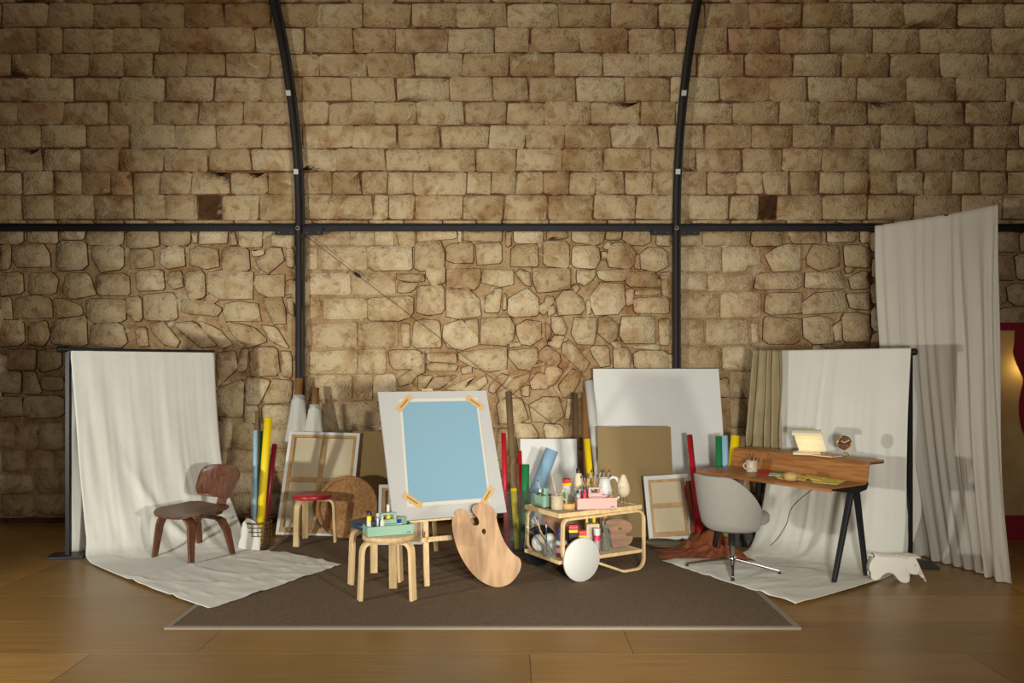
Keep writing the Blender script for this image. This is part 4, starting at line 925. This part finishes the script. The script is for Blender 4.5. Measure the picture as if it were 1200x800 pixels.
for k, (px, py) in enumerate([(646.5, 556), (650, 566), (661, 570)]):
    brush(['tallest pale wooden stick in the beige clay mug', 'short pale wooden stick in the beige clay mug', 'flat wooden spatula slanting right in the beige clay mug'][k], (MG[0]+(.01-.012*k), MG[1]+.008*k-.01, ZT+.012), at(px, py, MG[1]), .004, fer=False, nm='wooden_stick')
p = SF(667, 597, ZT); 
t = thing('tape_roll', 'roll of kraft tape lying before the pink toolbox', 'tape', (p.x+.0, p.y+.03, ZT))
MB().lathe([(.033, 0), (.048, 0), (.048, .045), (.033, .045), (.033, 0)], n=28, cap=False).build('tape_coil', M['tape'], t); MB().lathe([(.030, -.0), (.033, 0), (.033, .046), (.030, .046), (.030, 0)], n=28, cap=False).build('cardboard_core', M['tubek'], t)
p = SF(694, 595, ZT); PB = Vector((p.x+.02, p.y, ZT)); PR = math.radians(8)
toolbox('toolbox', 'pink toolbox with a cut-out handle on the trolley top', PB, PR, M['pink'], .30, .15, .085, .07)
PBr = lambda dx, dy, dz=.007: (PB.x+dx*math.cos(PR)-dy*math.sin(PR), PB.y+dx*math.sin(PR)+dy*math.cos(PR), ZT+dz)
bottle('paint_bottle', 'white bottle with blue cap in the pink toolbox', PBr(-.12, .03), .017, .12, 'white', 'bluep')
bottle('paint_tube', 'red paint bottle in the pink toolbox', PBr(-.085, -.03), .016, .14, 'redp', 'redp')
bottle('paint_tube', 'dark blue paint bottle in the pink toolbox', PBr(-.06, .04), .017, .15, 'bluep', 'ink')
bottle('paint_tube', 'orange paint tube left of the pink toolbox handle', PBr(-.075, .0), .014, .105, 'orange', 'redp')
brush('thin pink-handled brush at the left end of the pink toolbox', PBr(-.125, -.04), Vector(PBr(-.12, -.02, .16)), m='pink')
brush('pale brush slanting over the pink toolbox handle', PBr(.01, .04), Vector(PBr(-.05, .05, .24)))
for k in range(3):
    brush('short wooden brush lying in the right half of the pink toolbox', PBr(.06+.015*k, -.02+.01*k, .05), Vector(PBr(.15, .02+.03*k-.03, .095+.008*k)), grp='brushes lying in the pink toolbox')
# red/yellow pack, green tube between boxes
q = SF(659, 590.5, ZT)
bottle('paint_tube', 'green paint tube below the red and yellow pack on the trolley', (q.x+.01, q.y+.10, ZT), .020, .10, 'lime', 'white')
boxpack('paint_pack', 'upright red and yellow paint pack on the trolley top', 'pack', (q.x+.045, q.y+.17, ZT), (.062, .03, .175), 'white', TA, ((.118, .14, 'yelp'), (.14, .175, 'redp'), (.154, .160, 'white')))
bottle('paint_bottle', 'small light blue bottle left of the pink toolbox', (q.x+.13, q.y+.10, ZT), .017, .09, 'skyroll', 'bluep')
for k, (dx, dy, nm) in enumerate([(.20, .14, 'glass jar of brushes behind the pink toolbox, left one'), (.27, .17, 'dark glass jar with yellow-tipped lid behind the pink toolbox'), (.345, .19, 'glass jar of brushes beside the white pitcher')]):
    J = (q.x+dx, q.y+dy, ZT)
    jar(nm, J, .04, .13, m='glass')
    for j in range(4):
        a = j*1.7+k; brush(['thin brush in the left glass jar on the trolley', 'thin brush in the dark glass jar on the trolley', 'thin brush in the glass jar beside the white pitcher'][k], (J[0]+.02*math.cos(a), J[1]+.02*math.sin(a), ZT+.008), (J[0]-.045*math.cos(a)+.01*k, J[1]-.04*math.sin(a), ZT+.20+.025*((j*7+k) % 3)), .0045, grp=['brushes in the left jar', 'brushes in the dark jar', 'brushes in the right jar'][k])
bottle('paint_bottle', 'cream label bottle with black cap standing over the jars', (at(678, 0, 6.50).x, 6.50, ZT), .034, .255, 'canvasb', 'black', ch=.035)
# white pitcher with loop handle
p = SF(707, 590, ZT); J = (p.x+.02, p.y+.08, ZT)
t = thing('pitcher', 'white enamel pitcher with a big loop handle on the trolley', 'pitcher', J, math.radians(-8))
MB().lathe([(0, 0), (.052, 0), (.06, .03), (.058, .10), (.045, .15), (.042, .19), (.04, .19), (.043, .15), (.054, .1), (.05, .01), (0, .01)], n=28, cap=False).build('body', M['white'], t)
MB().tube([(.035, 0, .175), (.06, 0, .198), (.09, 0, .19), (.115, 0, .15), (.125, 0, .10), (.12, 0, .055), (.10, 0, .03), (.058, 0, .03)], [.009, .011, .013, .014, .013, .012, .011, .008], 10).build('handle', M['white'], t)
# bud lamp
p = SF(731, 590, ZT); t = thing('bud_lamp', 'small cream bud-shaped paper lamp on thin black legs', 'lamp', (p.x, p.y+.02, ZT))
MB().lathe([(0, .045), (.022, .05), (.045, .075), (.052, .105), (.046, .145), (.03, .19), (.018, .215), (.010, .225), (0, .226)], n=12, cap=False).build('shade', M['canvasb'], t)
for k in range(3):
    a = k*2.094+.4; MB().tube([(.015*math.cos(a), .015*math.sin(a), .055), (.04*math.cos(a), .04*math.sin(a), 0)], .0018, 5).build('leg', M['black'], t)
# ---- lower shelf
def low(px, py): return SF(px, py, ZS)
p = low(619, 640); 
for k, (dx, dy) in enumerate([(.01, .02), (.09, .05)]):
    t = thing('plate', ['white plate standing on edge at the left of the lower shelf', 'second white plate on edge behind the jar of brushes'][k], 'plate', (.22+dx*1.0, 6.16+dy, ZS+.008))
    Rq = Matrix.Rotation(.3, 3, 'Z') @ Matrix.Rotation(math.pi/2-.25, 3, 'X')
    MB().lathe([(0, .004), (.04, .004), (.063, -.006), (.065, -.002), (.04, .010), (0, .010)], (0, .02, .063), 32, Rq, cap=False).build('dish', M['white'], t)
J = (.30, 6.05, ZS)
jar('glass jar of crossing brushes at the left end of the lower shelf', J, .05, .11)
for j, (px, py, m) in enumerate([(620, 604, 'ink'), (624, 600, 'brushw'), (629, 604, 'brushw'), (640, 610, 'ink'), (613, 612, 'ink')]):
    a = j*1.3; brush('long brush crossing in the jar at the left of the lower shelf', (J[0]+.035*math.cos(a), J[1]+.03*math.sin(a), ZS+.01), at(px, py, 6.05), .004, m=m, grp='brushes in the lower shelf jar')
p = low(655, 652.5)
t = thing('paint_jar', 'crimson paint jar with white lid behind the front trolley leg', 'jar', (p.x+.02, p.y+.03, ZS))
MB().lathe([(0, 0), (.036, 0), (.038, .006), (.038, .082), (.035, .09), (0, .09)], n=24, cap=False).build('body', M['jarred'], t)
MB().lathe([(.040, .088), (.040, .112), (.037, .114), (0, .114)], n=24).build('lid', M['white'], t); MB().lathe([(.0387, .03), (.0387, .065)], n=24, cap=False).build('label', M['pink'], t)
for k, (px, dy, h) in enumerate([(655.5, .10, .20), (660.5, .08, .215)]):
    q = at(px, 0, p.y+dy); bottle('paint_bottle', ['slim navy bottle left of its twin on the lower shelf', 'slim navy bottle right of its twin on the lower shelf'][k], (q.x, p.y+dy, ZS), .013, h, 'bluep', 'bluep', ch=.03)
for k, (px, Y, h) in enumerate([(671.5, 6.15, .215), (682.5, 6.12, .180)]):
    q = at(px, 0, Y); boxpack('paint_pack', ['taller black paint pack with red and yellow top on the lower shelf', 'shorter black paint pack with red and yellow top on the lower shelf'][k], 'pack', (q.x, Y, ZS), (.064 if k == 0 else .052, .04, h), 'ink', .1, ((h-.055, h-.037, 'yelp'), (h-.037, h+.001, 'redp'), (h-.02, h-.014, 'white')))
q = at(694, 0, 6.28); t = boxpack('card_box', 'cream open card box of tubes on the lower shelf', 'box', (q.x, 6.28, ZS), (.10, .06, .20), 'canvasb', .1)
for k in range(4):
    bottle('paint_tube', ['yellow-capped tube standing behind the cream card box, leftmost', 'black tube standing behind the cream card box', 'second yellow tube standing behind the cream card box', 'dark grey tube rightmost behind the cream card box'][k], (q.x-.035+.028*k, 6.345, ZS), .012, .265, ['yelp', 'ink', 'yelp', 'iron'][k], ['yelp', 'ink', 'yelp', 'silver'][k])
p = low(699, 648); bottle('marker_bottle', 'magenta labelled bottle with white cap on the lower shelf edge', (p.x+.005, p.y+.02, ZS), .026, .185, 'pinkp', 'white', ch=.05, label='silver', cr=.023)
p = low(710, 645); t = thing('glass_bottle', 'square clear glass bottle next to the small wooden palette', 'bottle', (p.x, p.y+.01, ZS), .2)
b = MB(); 
for zz, hw in ((0, .030), (.12, .030), (.14, .022), (.15, .012), (.185, .012)): pass
pr = [(0, .032), (.125, .032), (.145, .016), (.185, .014)]
vs = []; 
for z_, hw in pr: vs += [(-hw, -hw, z_), (hw, -hw, z_), (hw, hw, z_), (-hw, hw, z_)]
MB().add(vs, [(3,2,1,0)]+[(i*4+j, i*4+(j+1) % 4, (i+1)*4+(j+1) % 4, (i+1)*4+j) for i in range(3) for j in range(4)]).build('glass_wall', M['smoke'], t, bevel=.004)
MB().lathe([(.018, .18), (.018, .195), (.014, .195), (.014, .18)], n=14, cap=False).build('lip', M['glass'], t)
brush('pale brush standing in the square glass bottle', (p.x, p.y+.01, ZS+.008), (p.x-.02, p.y+.03, ZS+.24))
pl = outline("197,230,200,190,260,178,300,172,350,168,420,180,480,210,510,250,505,300,470,330,435,345,430,365,480,370,515,375,515,410,490,460,430,490,350,505,290,510,268,480,262,400,250,300,215,262", 10, 690, 590)
plate(pl, [(724,617),(728.5,617),(728.5,620),(724,620)], lambda z: 6.33+.08*z, .010, 'small_palette', M['palette2'], 'small brown wooden palette standing on the lower trolley shelf', 'palette', zc=ZS)
# ---- on the front stool
p = SF(453.5, 631, .442); SB = Vector((-.82, 5.54, .4425)); SR = math.radians(22)
toolbox('toolbox', 'mint green toolbox sitting on the light birch stool', SB, SR, M['mint'], .315, .15, .068, .075)
SBr = lambda dx, dy, dz=.007: (SB.x+dx*math.cos(SR)-dy*math.sin(SR), SB.y+dx*math.sin(SR)+dy*math.cos(SR), SB.z+dz)
t = bottle('paint_tube', 'yellow paint tube with black cap at the left of the stool toolbox', SBr(-.13, .0), .0165, .155, 'yellow', 'black', ch=.028, label='white', cr=.015)
bottle('glass_vial', 'clear small bottle standing in the toolbox on the stool', SBr(-.07, .02), .020, .135, 'silver', 'white')
bottle('glass_vial', 'white narrow bottle in the toolbox on the stool', SBr(-.045, -.02), .015, .12, 'white', 'silver')
for k in range(3): brush('short pencil standing in the mint toolbox on the stool', SBr(-.10+.02*k, -.03+.01*k), Vector(SBr(-.12+.03*k, -.01, .105)), .0045, m='ink', fer=False, grp='pencils in the stool toolbox', nm='pencil')
bottle('paint_bottle', 'yellow bottle with white top behind the stool toolbox handle', SBr(.01, .045), .017, .185, 'yellow', 'white', ch=.06)
boxpack('paint_pack', 'blue and white small packet in the toolbox on the stool', 'pack', SBr(.065, .01), (.05, .03, .085), 'bluep', SR+.3, ((.05, .06, 'white'),))
t = thing('folded_sheet', 'mint card folder leaning in the right half of the stool toolbox', 'folder', SBr(.10, .03))
MB().box((0, 0, .05), (.07, .03, .10), rz=SR).build('card', M['sage'], t, bevel=.006)
# ============================================================ desk
DW = Vector((.56, -.83, 0)).normalized(); DD = Vector((.83, .56, 0)).normalized(); DC = Vector((2.185, 6.475, 0)); DA = math.atan2(DW.y, DW.x)
def D(a, d, z): return DC+DW*a+DD*d+Vector((0, 0, z))
t = thing('writing_desk', 'oak writing desk with a raised back shelf on splayed black legs', 'desk', tuple(DC), DA)
# local: x along width (toward viewer-right), y = depth (toward the back)
HL = .635; lg = .004
b = MB(); b.strip([(0, -.335, .688), (0, -.333, .705), (0, -.32, .714), (0, -.2, .7145), (0, .06, .7145), (0, .085, .718), (0, .10, .735), (0, .118, .80), (0, .128, .85), (0, .14, .864), (0, .16, .868), (0, .30, .868), (0, .315, .872)], (1, 0, 0), 2*HL, .011)
b.build('desktop', M['teak'], t, bevel=.001)
def lg_(x, pts, nm, w_=.035): MB().strip(pts, (1, 0, 0), w_, .012).build(nm, M['black'], t)
for sx in (-1, 1):
    x = sx*(HL-.06)
    MB().prism([(-.30, .705), (.09, .705), (.115, .73), (.125, .71), (.10, .672), (.02, .660), (-.08, .664), (-.30, .694)], (x+.025, 0, 0), (0, 1, 0), (0, 0, 1), .03).build('bracket', M['black'], t)
    MB().box((sx*(HL-.012), .23, .858), (.02, .17, .012)).build('shelf_bracket', M['black'], t)
    for (y0, y1) in ((.0, -.20), (.05, .19)):
        lg2 = MB().strip([(x, y0, .69), (x*.985, y1, .0+.03)], (1, 0, 0), [.05, .034], .03).build('leg', M['black'], t, bevel=.008)
        MB().tube([(x*.985, y1, .035), (x*.985, y1, FC+.002)], .018, 10).build('foot', M['black'], lg2)
MB().box((0, .02, .66), (2*HL-.14, .03, .03)).build('stretcher', M['black'], t)
MB().tube([(0, .32, .862), (0, .32, .862)], .001) if False else None
MB().box((0, .30, .862), (2*HL-.03, .025, .006)).build('shelf_rail', M['black'], t)
def ds(px, d, z):     # on the desk at depth d: find a so that it is seen at px
    k = (px-CX)/FPX; a = -((DC.x+DD.x*d)-k*(DC.y+DD.y*d))/(DW.x-k*DW.y); return D(a, d, z)
ZS2 = .8745; ZDK = .7205
# lamp
p = ds(949, .225, ZS2); t = thing('desk_lamp', 'cream folded-sheet desk lamp, lit, on the desk shelf', 'lamp', tuple(p), 0)
lt = t; yaw = math.radians(-22); t.rotation_euler.z = yaw
MB().box((-.02, -.03, .009), (.205, .15, .018)).build('base', M['cream'], t, bevel=.003)
MB().strip([(.015, .035, .018), (.02, .045, .03), (.01, .05, .06), (-.005, .048, .11), (-.015, .035, .155), (-.02, .01, .185), (-.022, -.02, .197), (-.024, -.05, .190), (-.025, -.068, .172), (-.025, -.070, .150)], (1, 0, 0), .21, .003).build('sheet_back', M['cream'], t)
MB().tube([(-.13, -.03, .165), (.08, -.03, .165)], .011, 12).build('tube_bulb', M['bulb'], t)
MB().tube([(-.125, -.06, .155), (-.11, .0, .06), (-.105, -.01, .018)], .002, 6).build('wire_brace', M['black'], t)
l = bpy.data.lights.new('lamp_light', 'AREA'); l.energy = .10; l.shape = 'RECTANGLE'; l.size = .18; l.size_y = .02; l.color = (1, .74, .36)
lo = bpy.data.objects.new('lamp_light', l); COL.objects.link(lo); lo.parent = lt; lo.location = (-.025, -.03, .150); lo.rotation_euler = (math.radians(22), 0, 0)
# clock
p = ds(989, .225, ZS2); t = thing('table_clock', 'small round brass and black table clock on the desk shelf', 'clock', tuple(p), math.radians(-8))
Rq = Matrix.Rotation(math.pi/2, 3, 'X'); ch = .115
MB().lathe([(0, -.018), (.045, -.018), (.054, -.010), (.054, .016), (.050, .020), (.047, .017)], (0, 0, ch), 40, Rq, cap=False).build('case', M['brass'], t)
MB().lathe([(.0, .012), (.048, .012)], (0, 0, ch), 40, Rq, cap=False).build('dial', M['walnut'], t)
for k in range(12):
    a = k*math.pi/6; MB().strip([(.030*math.sin(a), -.0135, ch+.030*math.cos(a)), (.046*math.sin(a), -.0135, ch+.046*math.cos(a))], (math.cos(a), 0, -math.sin(a)), .004, .002).build('hour_mark', M['brass'], t)
for a, L in ((math.radians(-60), .028), (math.radians(60), .040)):
    MB().strip([(0, -.016, ch), (L*math.sin(a), -.016, ch+L*math.cos(a))], (math.cos(a), 0, -math.sin(a)), .005, .0015).build('hand', M['cream'], t)
MB().prism([(-.046, -.012), (.046, -.012), (.046, .012), (-.046, .012)], (0, -.0125, ch), (1, 0, 0), (0, 0, 1), .001).build('dial_band', M['brass'], t)
MB().tube([(.0, 0, ch-.05), (.0, 0, .004)], .003, 8).build('stem', M['brass'], t)
MB().tube([(.0, 0, .035), (.025, 0, .037), (.033, 0, .028), (.033, 0, .0)], .003, 8).build('foot', M['brass'], t); MB().tube([(0, 0, .003), (-.0, .04, .003)], .003, 8).build('foot', M['brass'], t)
# ochre mat / book on shelf
p = ds(972, .20, ZS2); t = thing('notebook', 'flat ochre yellow notebook between the lamp and the clock', 'book', tuple(p), DA)
MB().box((-.02, 0, .005), (.17, .13, .010)).build('cover', M['ochre_cover'], t, bevel=.002); MB().box((-.018, -.001, .005), (.168, .131, .006)).build('pages', M['paper'], t)
# mug with pencils
p = SF(881, 552.5, ZDK); mug('speckled cream mug of dark pencils on the desk', (p.x, p.y, ZDK), .045, .095, 'mug', math.radians(185), nm='mug')
for k, (px, py) in enumerate([(879, 532), (883, 530), (887, 535), (890, 536)]):
    brush('dark pencil standing in the speckled mug on the desk', (p.x+.02*math.cos(k*2), p.y+.02*math.sin(k*2), ZDK+.01), at(px, py, p.y-.01), .0042, m='ink', fer=False, grp='pencils in the speckled mug', nm='pencil')
# tape roll on the desk
p = SF(928.5, 563.5, ZDK); t = thing('tape_roll', 'roll of glossy brown tape lying on the desk papers', 'tape', (p.x, p.y+.03, ZDK+.004))
MB().lathe([(.036, 0), (.050, 0), (.050, .05), (.036, .05), (.036, 0)], n=30, cap=False).build('tape_coil', M['tape'], t); MB().lathe([(.033, 0), (.036, 0), (.036, .052), (.033, .052), (.033, 0)], n=30, cap=False).build('cardboard_core', M['mug'], t)
def flat(nm, lab, cat, pxs, z, th, m, Z=None, dots=False):
    P = [SF(x_, y_, z) for x_, y_ in pxs]; c = sum(P, Vector((0,0,0)))/len(P); t = thing(nm, lab, cat, (c.x, c.y, z))
    pr = [(q.x-c.x, q.y-c.y) for q in P]
    ar = sum(pr[i][0]*pr[(i+1) % len(pr)][1]-pr[(i+1) % len(pr)][0]*pr[i][1] for i in range(len(pr)))
    if ar < 0: pr = pr[::-1]
    MB().prism(pr, (0, 0, 0), (1, 0, 0), (0, 1, 0), th).build('sheet', M[m], t, bevel=0)
    if dots:
        r2 = random.Random(len(lab)); n = len(pr)
        for k in range(7):
            w4 = [r2.random()**1.5 for _ in range(n)]; s_ = sum(w4); x_ = sum(w4[i]*pr[i][0] for i in range(n))/s_; y_ = sum(w4[i]*pr[i][1] for i in range(n))/s_
            MB().lathe([(0, 0), (.008, 0), (.007, .0006), (0, .0006)], (x_, y_, th), 7, cap=False).build('printed_flower', M['dgreen' if k % 2 else 'terra'], t)
    return t
flat('patterned_paper', 'yellow flower-printed paper along the front edge right of the tape roll', 'paper', [(946,558),(992,563),(981,568),(952,565)], ZDK+.003, .002, 'fpaper', dots=True)
flat('patterned_paper', 'yellow flower-printed paper fanned at the back of the desk', 'paper', [(948,552.5),(972,558.5),(962,563),(942,560)], ZDK+.0055, .002, 'fpaper', dots=True)
flat('patterned_paper', 'yellow flower-printed paper left of the tape roll', 'paper', [(906,556.5),(925,558),(921,562),(911,560.5)], ZDK+.003, .002, 'fpaper', dots=True)
flat('patterned_paper', 'yellow flower-printed sheet between the tape roll and the fanned one', 'paper', [(930,555),(947,558),(944,563),(926,561)], ZDK+.0005, .002, 'fpaper', dots=True)
flat('paper', 'white paper scrap on the desk beside the red packet', 'paper', [(902,554),(925,555.5),(921,558),(900,557.5)], ZDK+.006, .002, 'paper')
flat('paper', 'white glossy paper behind the tape roll', 'paper', [(927,552.5),(939,555),(937,558),(924,556)], ZDK+.006, .002, 'paper')
flat('paper', 'bright green paper scrap at the back of the desk', 'paper', [(906,551),(919,552.5),(917,555),(905,554)], ZDK+.0005, .0025, 'lime')
t = flat('craft_packet', 'red craft packet on the desk beside the speckled mug', 'packet', [(889,552),(903,551.8),(900,557.5),(887,558)], ZDK, .008, 'red')
# cable
P = [D(.30, .12, .70), at(936, 577, 6.35), at(925, 605, 6.5), at(913, 630, 6.6)]
P = [D(.22, .08, .66), at(925, 603, 6.42), at(915, 625, 6.55), at(905, 638, 6.72)]
c0 = SF(905, 637, FC); pts = [D(.25, .06, .665), at(930, 592, 6.34), at(921, 615, 6.42), at(910, 632, 6.5), SF(899, 640.5, .012), SF(886, 640, .012)]
t = thing('power_cable', 'thin black power cable looping from the desk to the floor', 'cable', tuple(pts[-1]))
sm = [cat_rom(pts, i/40) for i in range(41)]
MB().tube([v-pts[-1] for v in sm], .0032, 6).build('cable', M['black'], t)
# ============================================================ desk chair
CC = Vector((1.70, 6.26, FC+.004)); t = thing('desk_chair', 'grey woollen shell desk chair on a four-star aluminium base', 'chair', tuple(CC), math.atan2(.56, .83))
# local +x = facing direction
def shell(u, v):
    a = math.pi + (u-.5)*2*math.radians(104)             # around, centre at the back (-x)
    k = abs(u-.5)*2
    top = .740-.25*max(0, (k-.35)/.65)**1.6; bot = .325+.0*k
    z = bot+(top-bot)*v
    r = (.205+.040*v**.7)*(1-.06*(1-v)**3); 
    if v < .12: r *= .80+.20*(v/.12)**.5
    x = r*math.cos(a)*(1.0+.12*k*0)-.0; y = r*math.sin(a)*1.03
    return Vector((x-.03*v, y, z))
MB().grid(shell, 60, 26).build('shell', M['wool'], t, solid=.032)
def cush(u, v):
    a = 2*math.pi*u; q = -math.pi/2+math.pi*v; r = math.cos(q)**.45; x = .235*r*math.cos(a); y = .235*r*math.sin(a)
    return Vector((x*1.0+.085, y*.92, .40+.055*(abs(math.sin(q))**.6)*(1 if q > 0 else -1)))
MB().grid(cush, 40, 16).build('seat_cushion', M['wool'], t)
MB().lathe([(0, .322), (.17, .325), (.198, .345)], n=40, cap=False).build('seat_underside', M['wool'], t)
MB().lathe([(.018, .09), (.018, .20)], n=16).build('lower_column', M['chrome'], t); MB().lathe([(.028, .19), (.028, .325), (.06, .33)], n=16).build('upper_column', M['black'], t)
MB().lathe([(.03, .06), (.035, .07), (.035, .10), (.022, .115)], n=20).build('hub', M['chrome'], t)
for fx in ((1.384, 6.386), (1.622, 5.95), (2.022, 6.134), (1.78, 6.57)):
    e = local(t, (fx[0], fx[1], 0)); e.z = .022
    d = Vector((e.x, e.y, 0)).normalized(); sd = Vector((-d.y, d.x, 0))
    MB().strip([d*.02+Vector((0, 0, .085)), d*.15+Vector((0, 0, .062)), e], sd, [.04, .032, .022], .018).build('star_leg', M['chrome'], t, bevel=.005)
    MB().lathe([(.012, -.004), (.014, .002), (.012, .016)], (e.x, e.y, 0), 12).build('glide', M['black'], [o_ for o_ in t.children if o_.name.startswith('star_leg')][-1])
# ============================================================ elephant
E0 = SF(1042, 681, 0); t = thing('elephant_stool', 'small white elephant-shaped stool at the right edge of the white sheet', 'toy elephant', (E0.x, E0.y+.02, 0), math.radians(-8))
k = 6.2/1000
def ex(s, ox=1000+445/11.43, oy=683.5):   # traced side outline, in metres
    v = [float(q) for q in s.split(',')]; return [((1000+v[i]/11.43-1038.5)*.0064, (684.0-(630+v[i+1]/11.43))*.0064) for i in range(0, len(v), 2)]
side = ex("255,285,230,330,210,400,203,480,205,560,225,583,270,590,310,575,350,525,390,495,430,487,475,500,510,530,535,570,565,600,600,613,640,614,675,600,684,560,682,500,690,440,700,380,710,285")
side = [(x, z+.0) for x, z in side]; mz = min(z for x, z in side); side = [(x, z-mz) for x, z in side]
for y in (-.050, .038):
    MB().prism(side[::-1], (0, y+.012, 0), (1, 0, 0), (0, 0, 1), .012).build('body_side', M['shell'], t, bevel=.002)
zt2 = max(z for x, z in side); xa, xb = side[0][0], side[-1][0]
def saddle(u, v):
    y = -.050+.100*v; return Vector((xa+(xb-xa)*u, y, zt2-.003+.022*math.sin(v*math.pi)-.012*math.sin(u*math.pi)))
MB().grid(saddle, 12, 12).build('back_saddle', M['shell'], t, solid=.012)
def rump(u, v): return Vector((xa-.028*math.sin(v*math.pi*.5)**1.0-.0, -.072+.144*u, zt2*(1-v*.98)))
MB().grid(lambda u, v: Vector((xa-.030*math.sin(min(v*1.3, 1)*math.pi*.5), -.045+.09*u, zt2-.01-(zt2*.55)*v)), 8, 8).build('rump', M['shell'], t, solid=.01)
MB().tube([(xa-.0, 0, zt2-.002), (xa-.04, 0, zt2+.003)], .006, 8).build('tail', M['shell'], t)
ear = ex("640,285,625,340,618,400,635,450,675,485,730,495,775,492,785,440,800,438,790,380,765,320,740,280"); ear = [(x, z-mz) for x, z in ear]
for y in (-.068, .057): MB().prism(ear[::-1], (0, y+.010, 0), (1, 0, 0), (0, 0, 1), .010).build('ear', M['shell'], t, bevel=.002)
MB().grid(lambda u, v: Vector((ear[0][0]-.045+.14*u-.0, -.068+.136*v, zt2+.004+.010*math.sin(v*math.pi))), 8, 10).build('head_plate', M['shell'], t, solid=.008)
tr = ex("740,275,765,280,800,350,835,430,865,500,890,555,906,600,893,603,882,560,870,553,853,558,820,520,800,490,796,440,780,380,750,320"); tr = [(x, z-mz) for x, z in tr]
MB().prism(tr[::-1], (0, .022, 0), (1, 0, 0), (0, 0, 1), .044).build('trunk', M['shell'], t, bevel=.003)
MB().lathe([(0, 0), (.004, 0), (.004, .002), (0, .002)], (tr[0][0]-.002, -.069, zt2-.05), 8, Matrix.Rotation(math.pi/2, 3, 'X')).build('eye', M['ink'], t)
# ============================================================ lit paper panel
PY = 7.45; x0 = at(1150, 0, PY).x; x1 = at(1330, 0, PY).x; zt3 = at(0, 378, PY).z
t = thing('lit_panel', 'red-framed backlit paper panel at the far right behind the tall curtain', 'light panel', ((x0+x1)/2, PY, 0)); hw = (x1-x0)/2; z1 = at(0, 387, PY).z; z0 = at(0, 603, PY).z
for c, d in (((0, 0, (zt3+z1)/2), (2*hw, .1, zt3-z1)), ((0, 0, z0/2), (2*hw, .1, z0)), ((-hw+.04, 0, (z0+z1)/2), (.08, .1, z1-z0)), ((hw-.04, 0, (z0+z1)/2), (.08, .1, z1-z0))): MB().box(c, d).build('frame_board', M['crimson'], t)
MB().box((0, .16, zt3/2), (2*hw, .02, zt3)).build('back_board', M['crimson'], t)
pm = mat('backlit_paper', (214, 196, 140), .8, .2, 14, 0, 5, c2=(190, 168, 110)); N_ = pm.node_tree; tl = N_.nodes.new('ShaderNodeBsdfTranslucent'); tl.inputs[0].default_value = (.85, .68, .34, 1); mx = N_.nodes.new('ShaderNodeMixShader'); mx.inputs[0].default_value = .5
N_.links.new(N_.nodes['Principled BSDF'].outputs[0], mx.inputs[1]); N_.links.new(tl.outputs[0], mx.inputs[2]); N_.links.new(mx.outputs[0], N_.nodes['Material Output'].inputs[0])
MB().grid(lambda u, v: Vector((-hw+.08+(2*hw-.16)*u, -.02+.006*nz(u*9, v*7), z0+(z1-z0)*v)), 40, 40).build('paper_sheet', pm, t)
for px_, py_, pw in ((1188, 430, 1.1), (1235, 520, .6)):
    l = bpy.data.lights.new('panel_bulb_light', 'POINT'); l.energy = pw; l.shadow_soft_size = .05; l.color = (1, .74, .25)
    q = at(px_, py_, PY+.07); lo = bpy.data.objects.new('panel_bulb_light', l); COL.objects.link(lo); lo.parent = t; lo.location = local(t, q)
wav = [(1190, 383), (1189, 402), (1187, 412), (1190, 424), (1196, 436), (1200, 446), (1196, 460), (1194, 478), (1197, 500), (1204, 515), (1240, 520), (1250, 383)]
P = [local(t, at(x_, y_, PY-.06)) for x_, y_ in wav]
MB().prism([(p.x, p.z) for p in roundpoly([(p.x, p.z, 0) for p in P], 1) ] if False else [(p[0], p[1]) for p in roundpoly([(p.x, p.z) for p in P], 1)][::-1], (0, -.055, 0), (1, 0, 0), (0, 0, 1), .012).build('wavy_cutout', M['crimson'], t)

# ============================================================ tell bunched things apart by their place in the bunch
ORD = {3: ['leftmost', 'middle', 'rightmost'], 4: ['leftmost', 'second from left', 'third from left', 'rightmost'], 5: ['leftmost', 'second from left', 'middle', 'second from right', 'rightmost']}
for g, tx in (('brushes in the lower shelf jar', '%s brush in the jar at the left of the lower shelf'), ('brushes in the left jar', '%s brush in the left glass jar behind the pink toolbox'),
              ('brushes in the dark jar', '%s brush in the middle glass jar behind the pink toolbox'), ('brushes in the right jar', '%s brush in the glass jar beside the white pitcher'),
              ('pencils in the speckled mug', '%s dark pencil in the speckled mug on the desk'), ('brushes lying in the pink toolbox', '%s brush lying in the right half of the pink toolbox'),
              ('pencils in the stool toolbox', '%s pencil in the mint toolbox on the stool')):
    L_ = [o for o in bpy.data.objects if o.get('group') == g]
    bpy.context.view_layer.update()
    def px_(o):
        vs = [o.matrix_world @ Vector(c) for ch in o.children for c in ch.bound_box]; q = max(vs, key=lambda v: v.z); return q.x/q.y
    L_.sort(key=px_)
    for o, w_ in zip(L_, ORD[len(L_)]): o['label'] = tx % w_
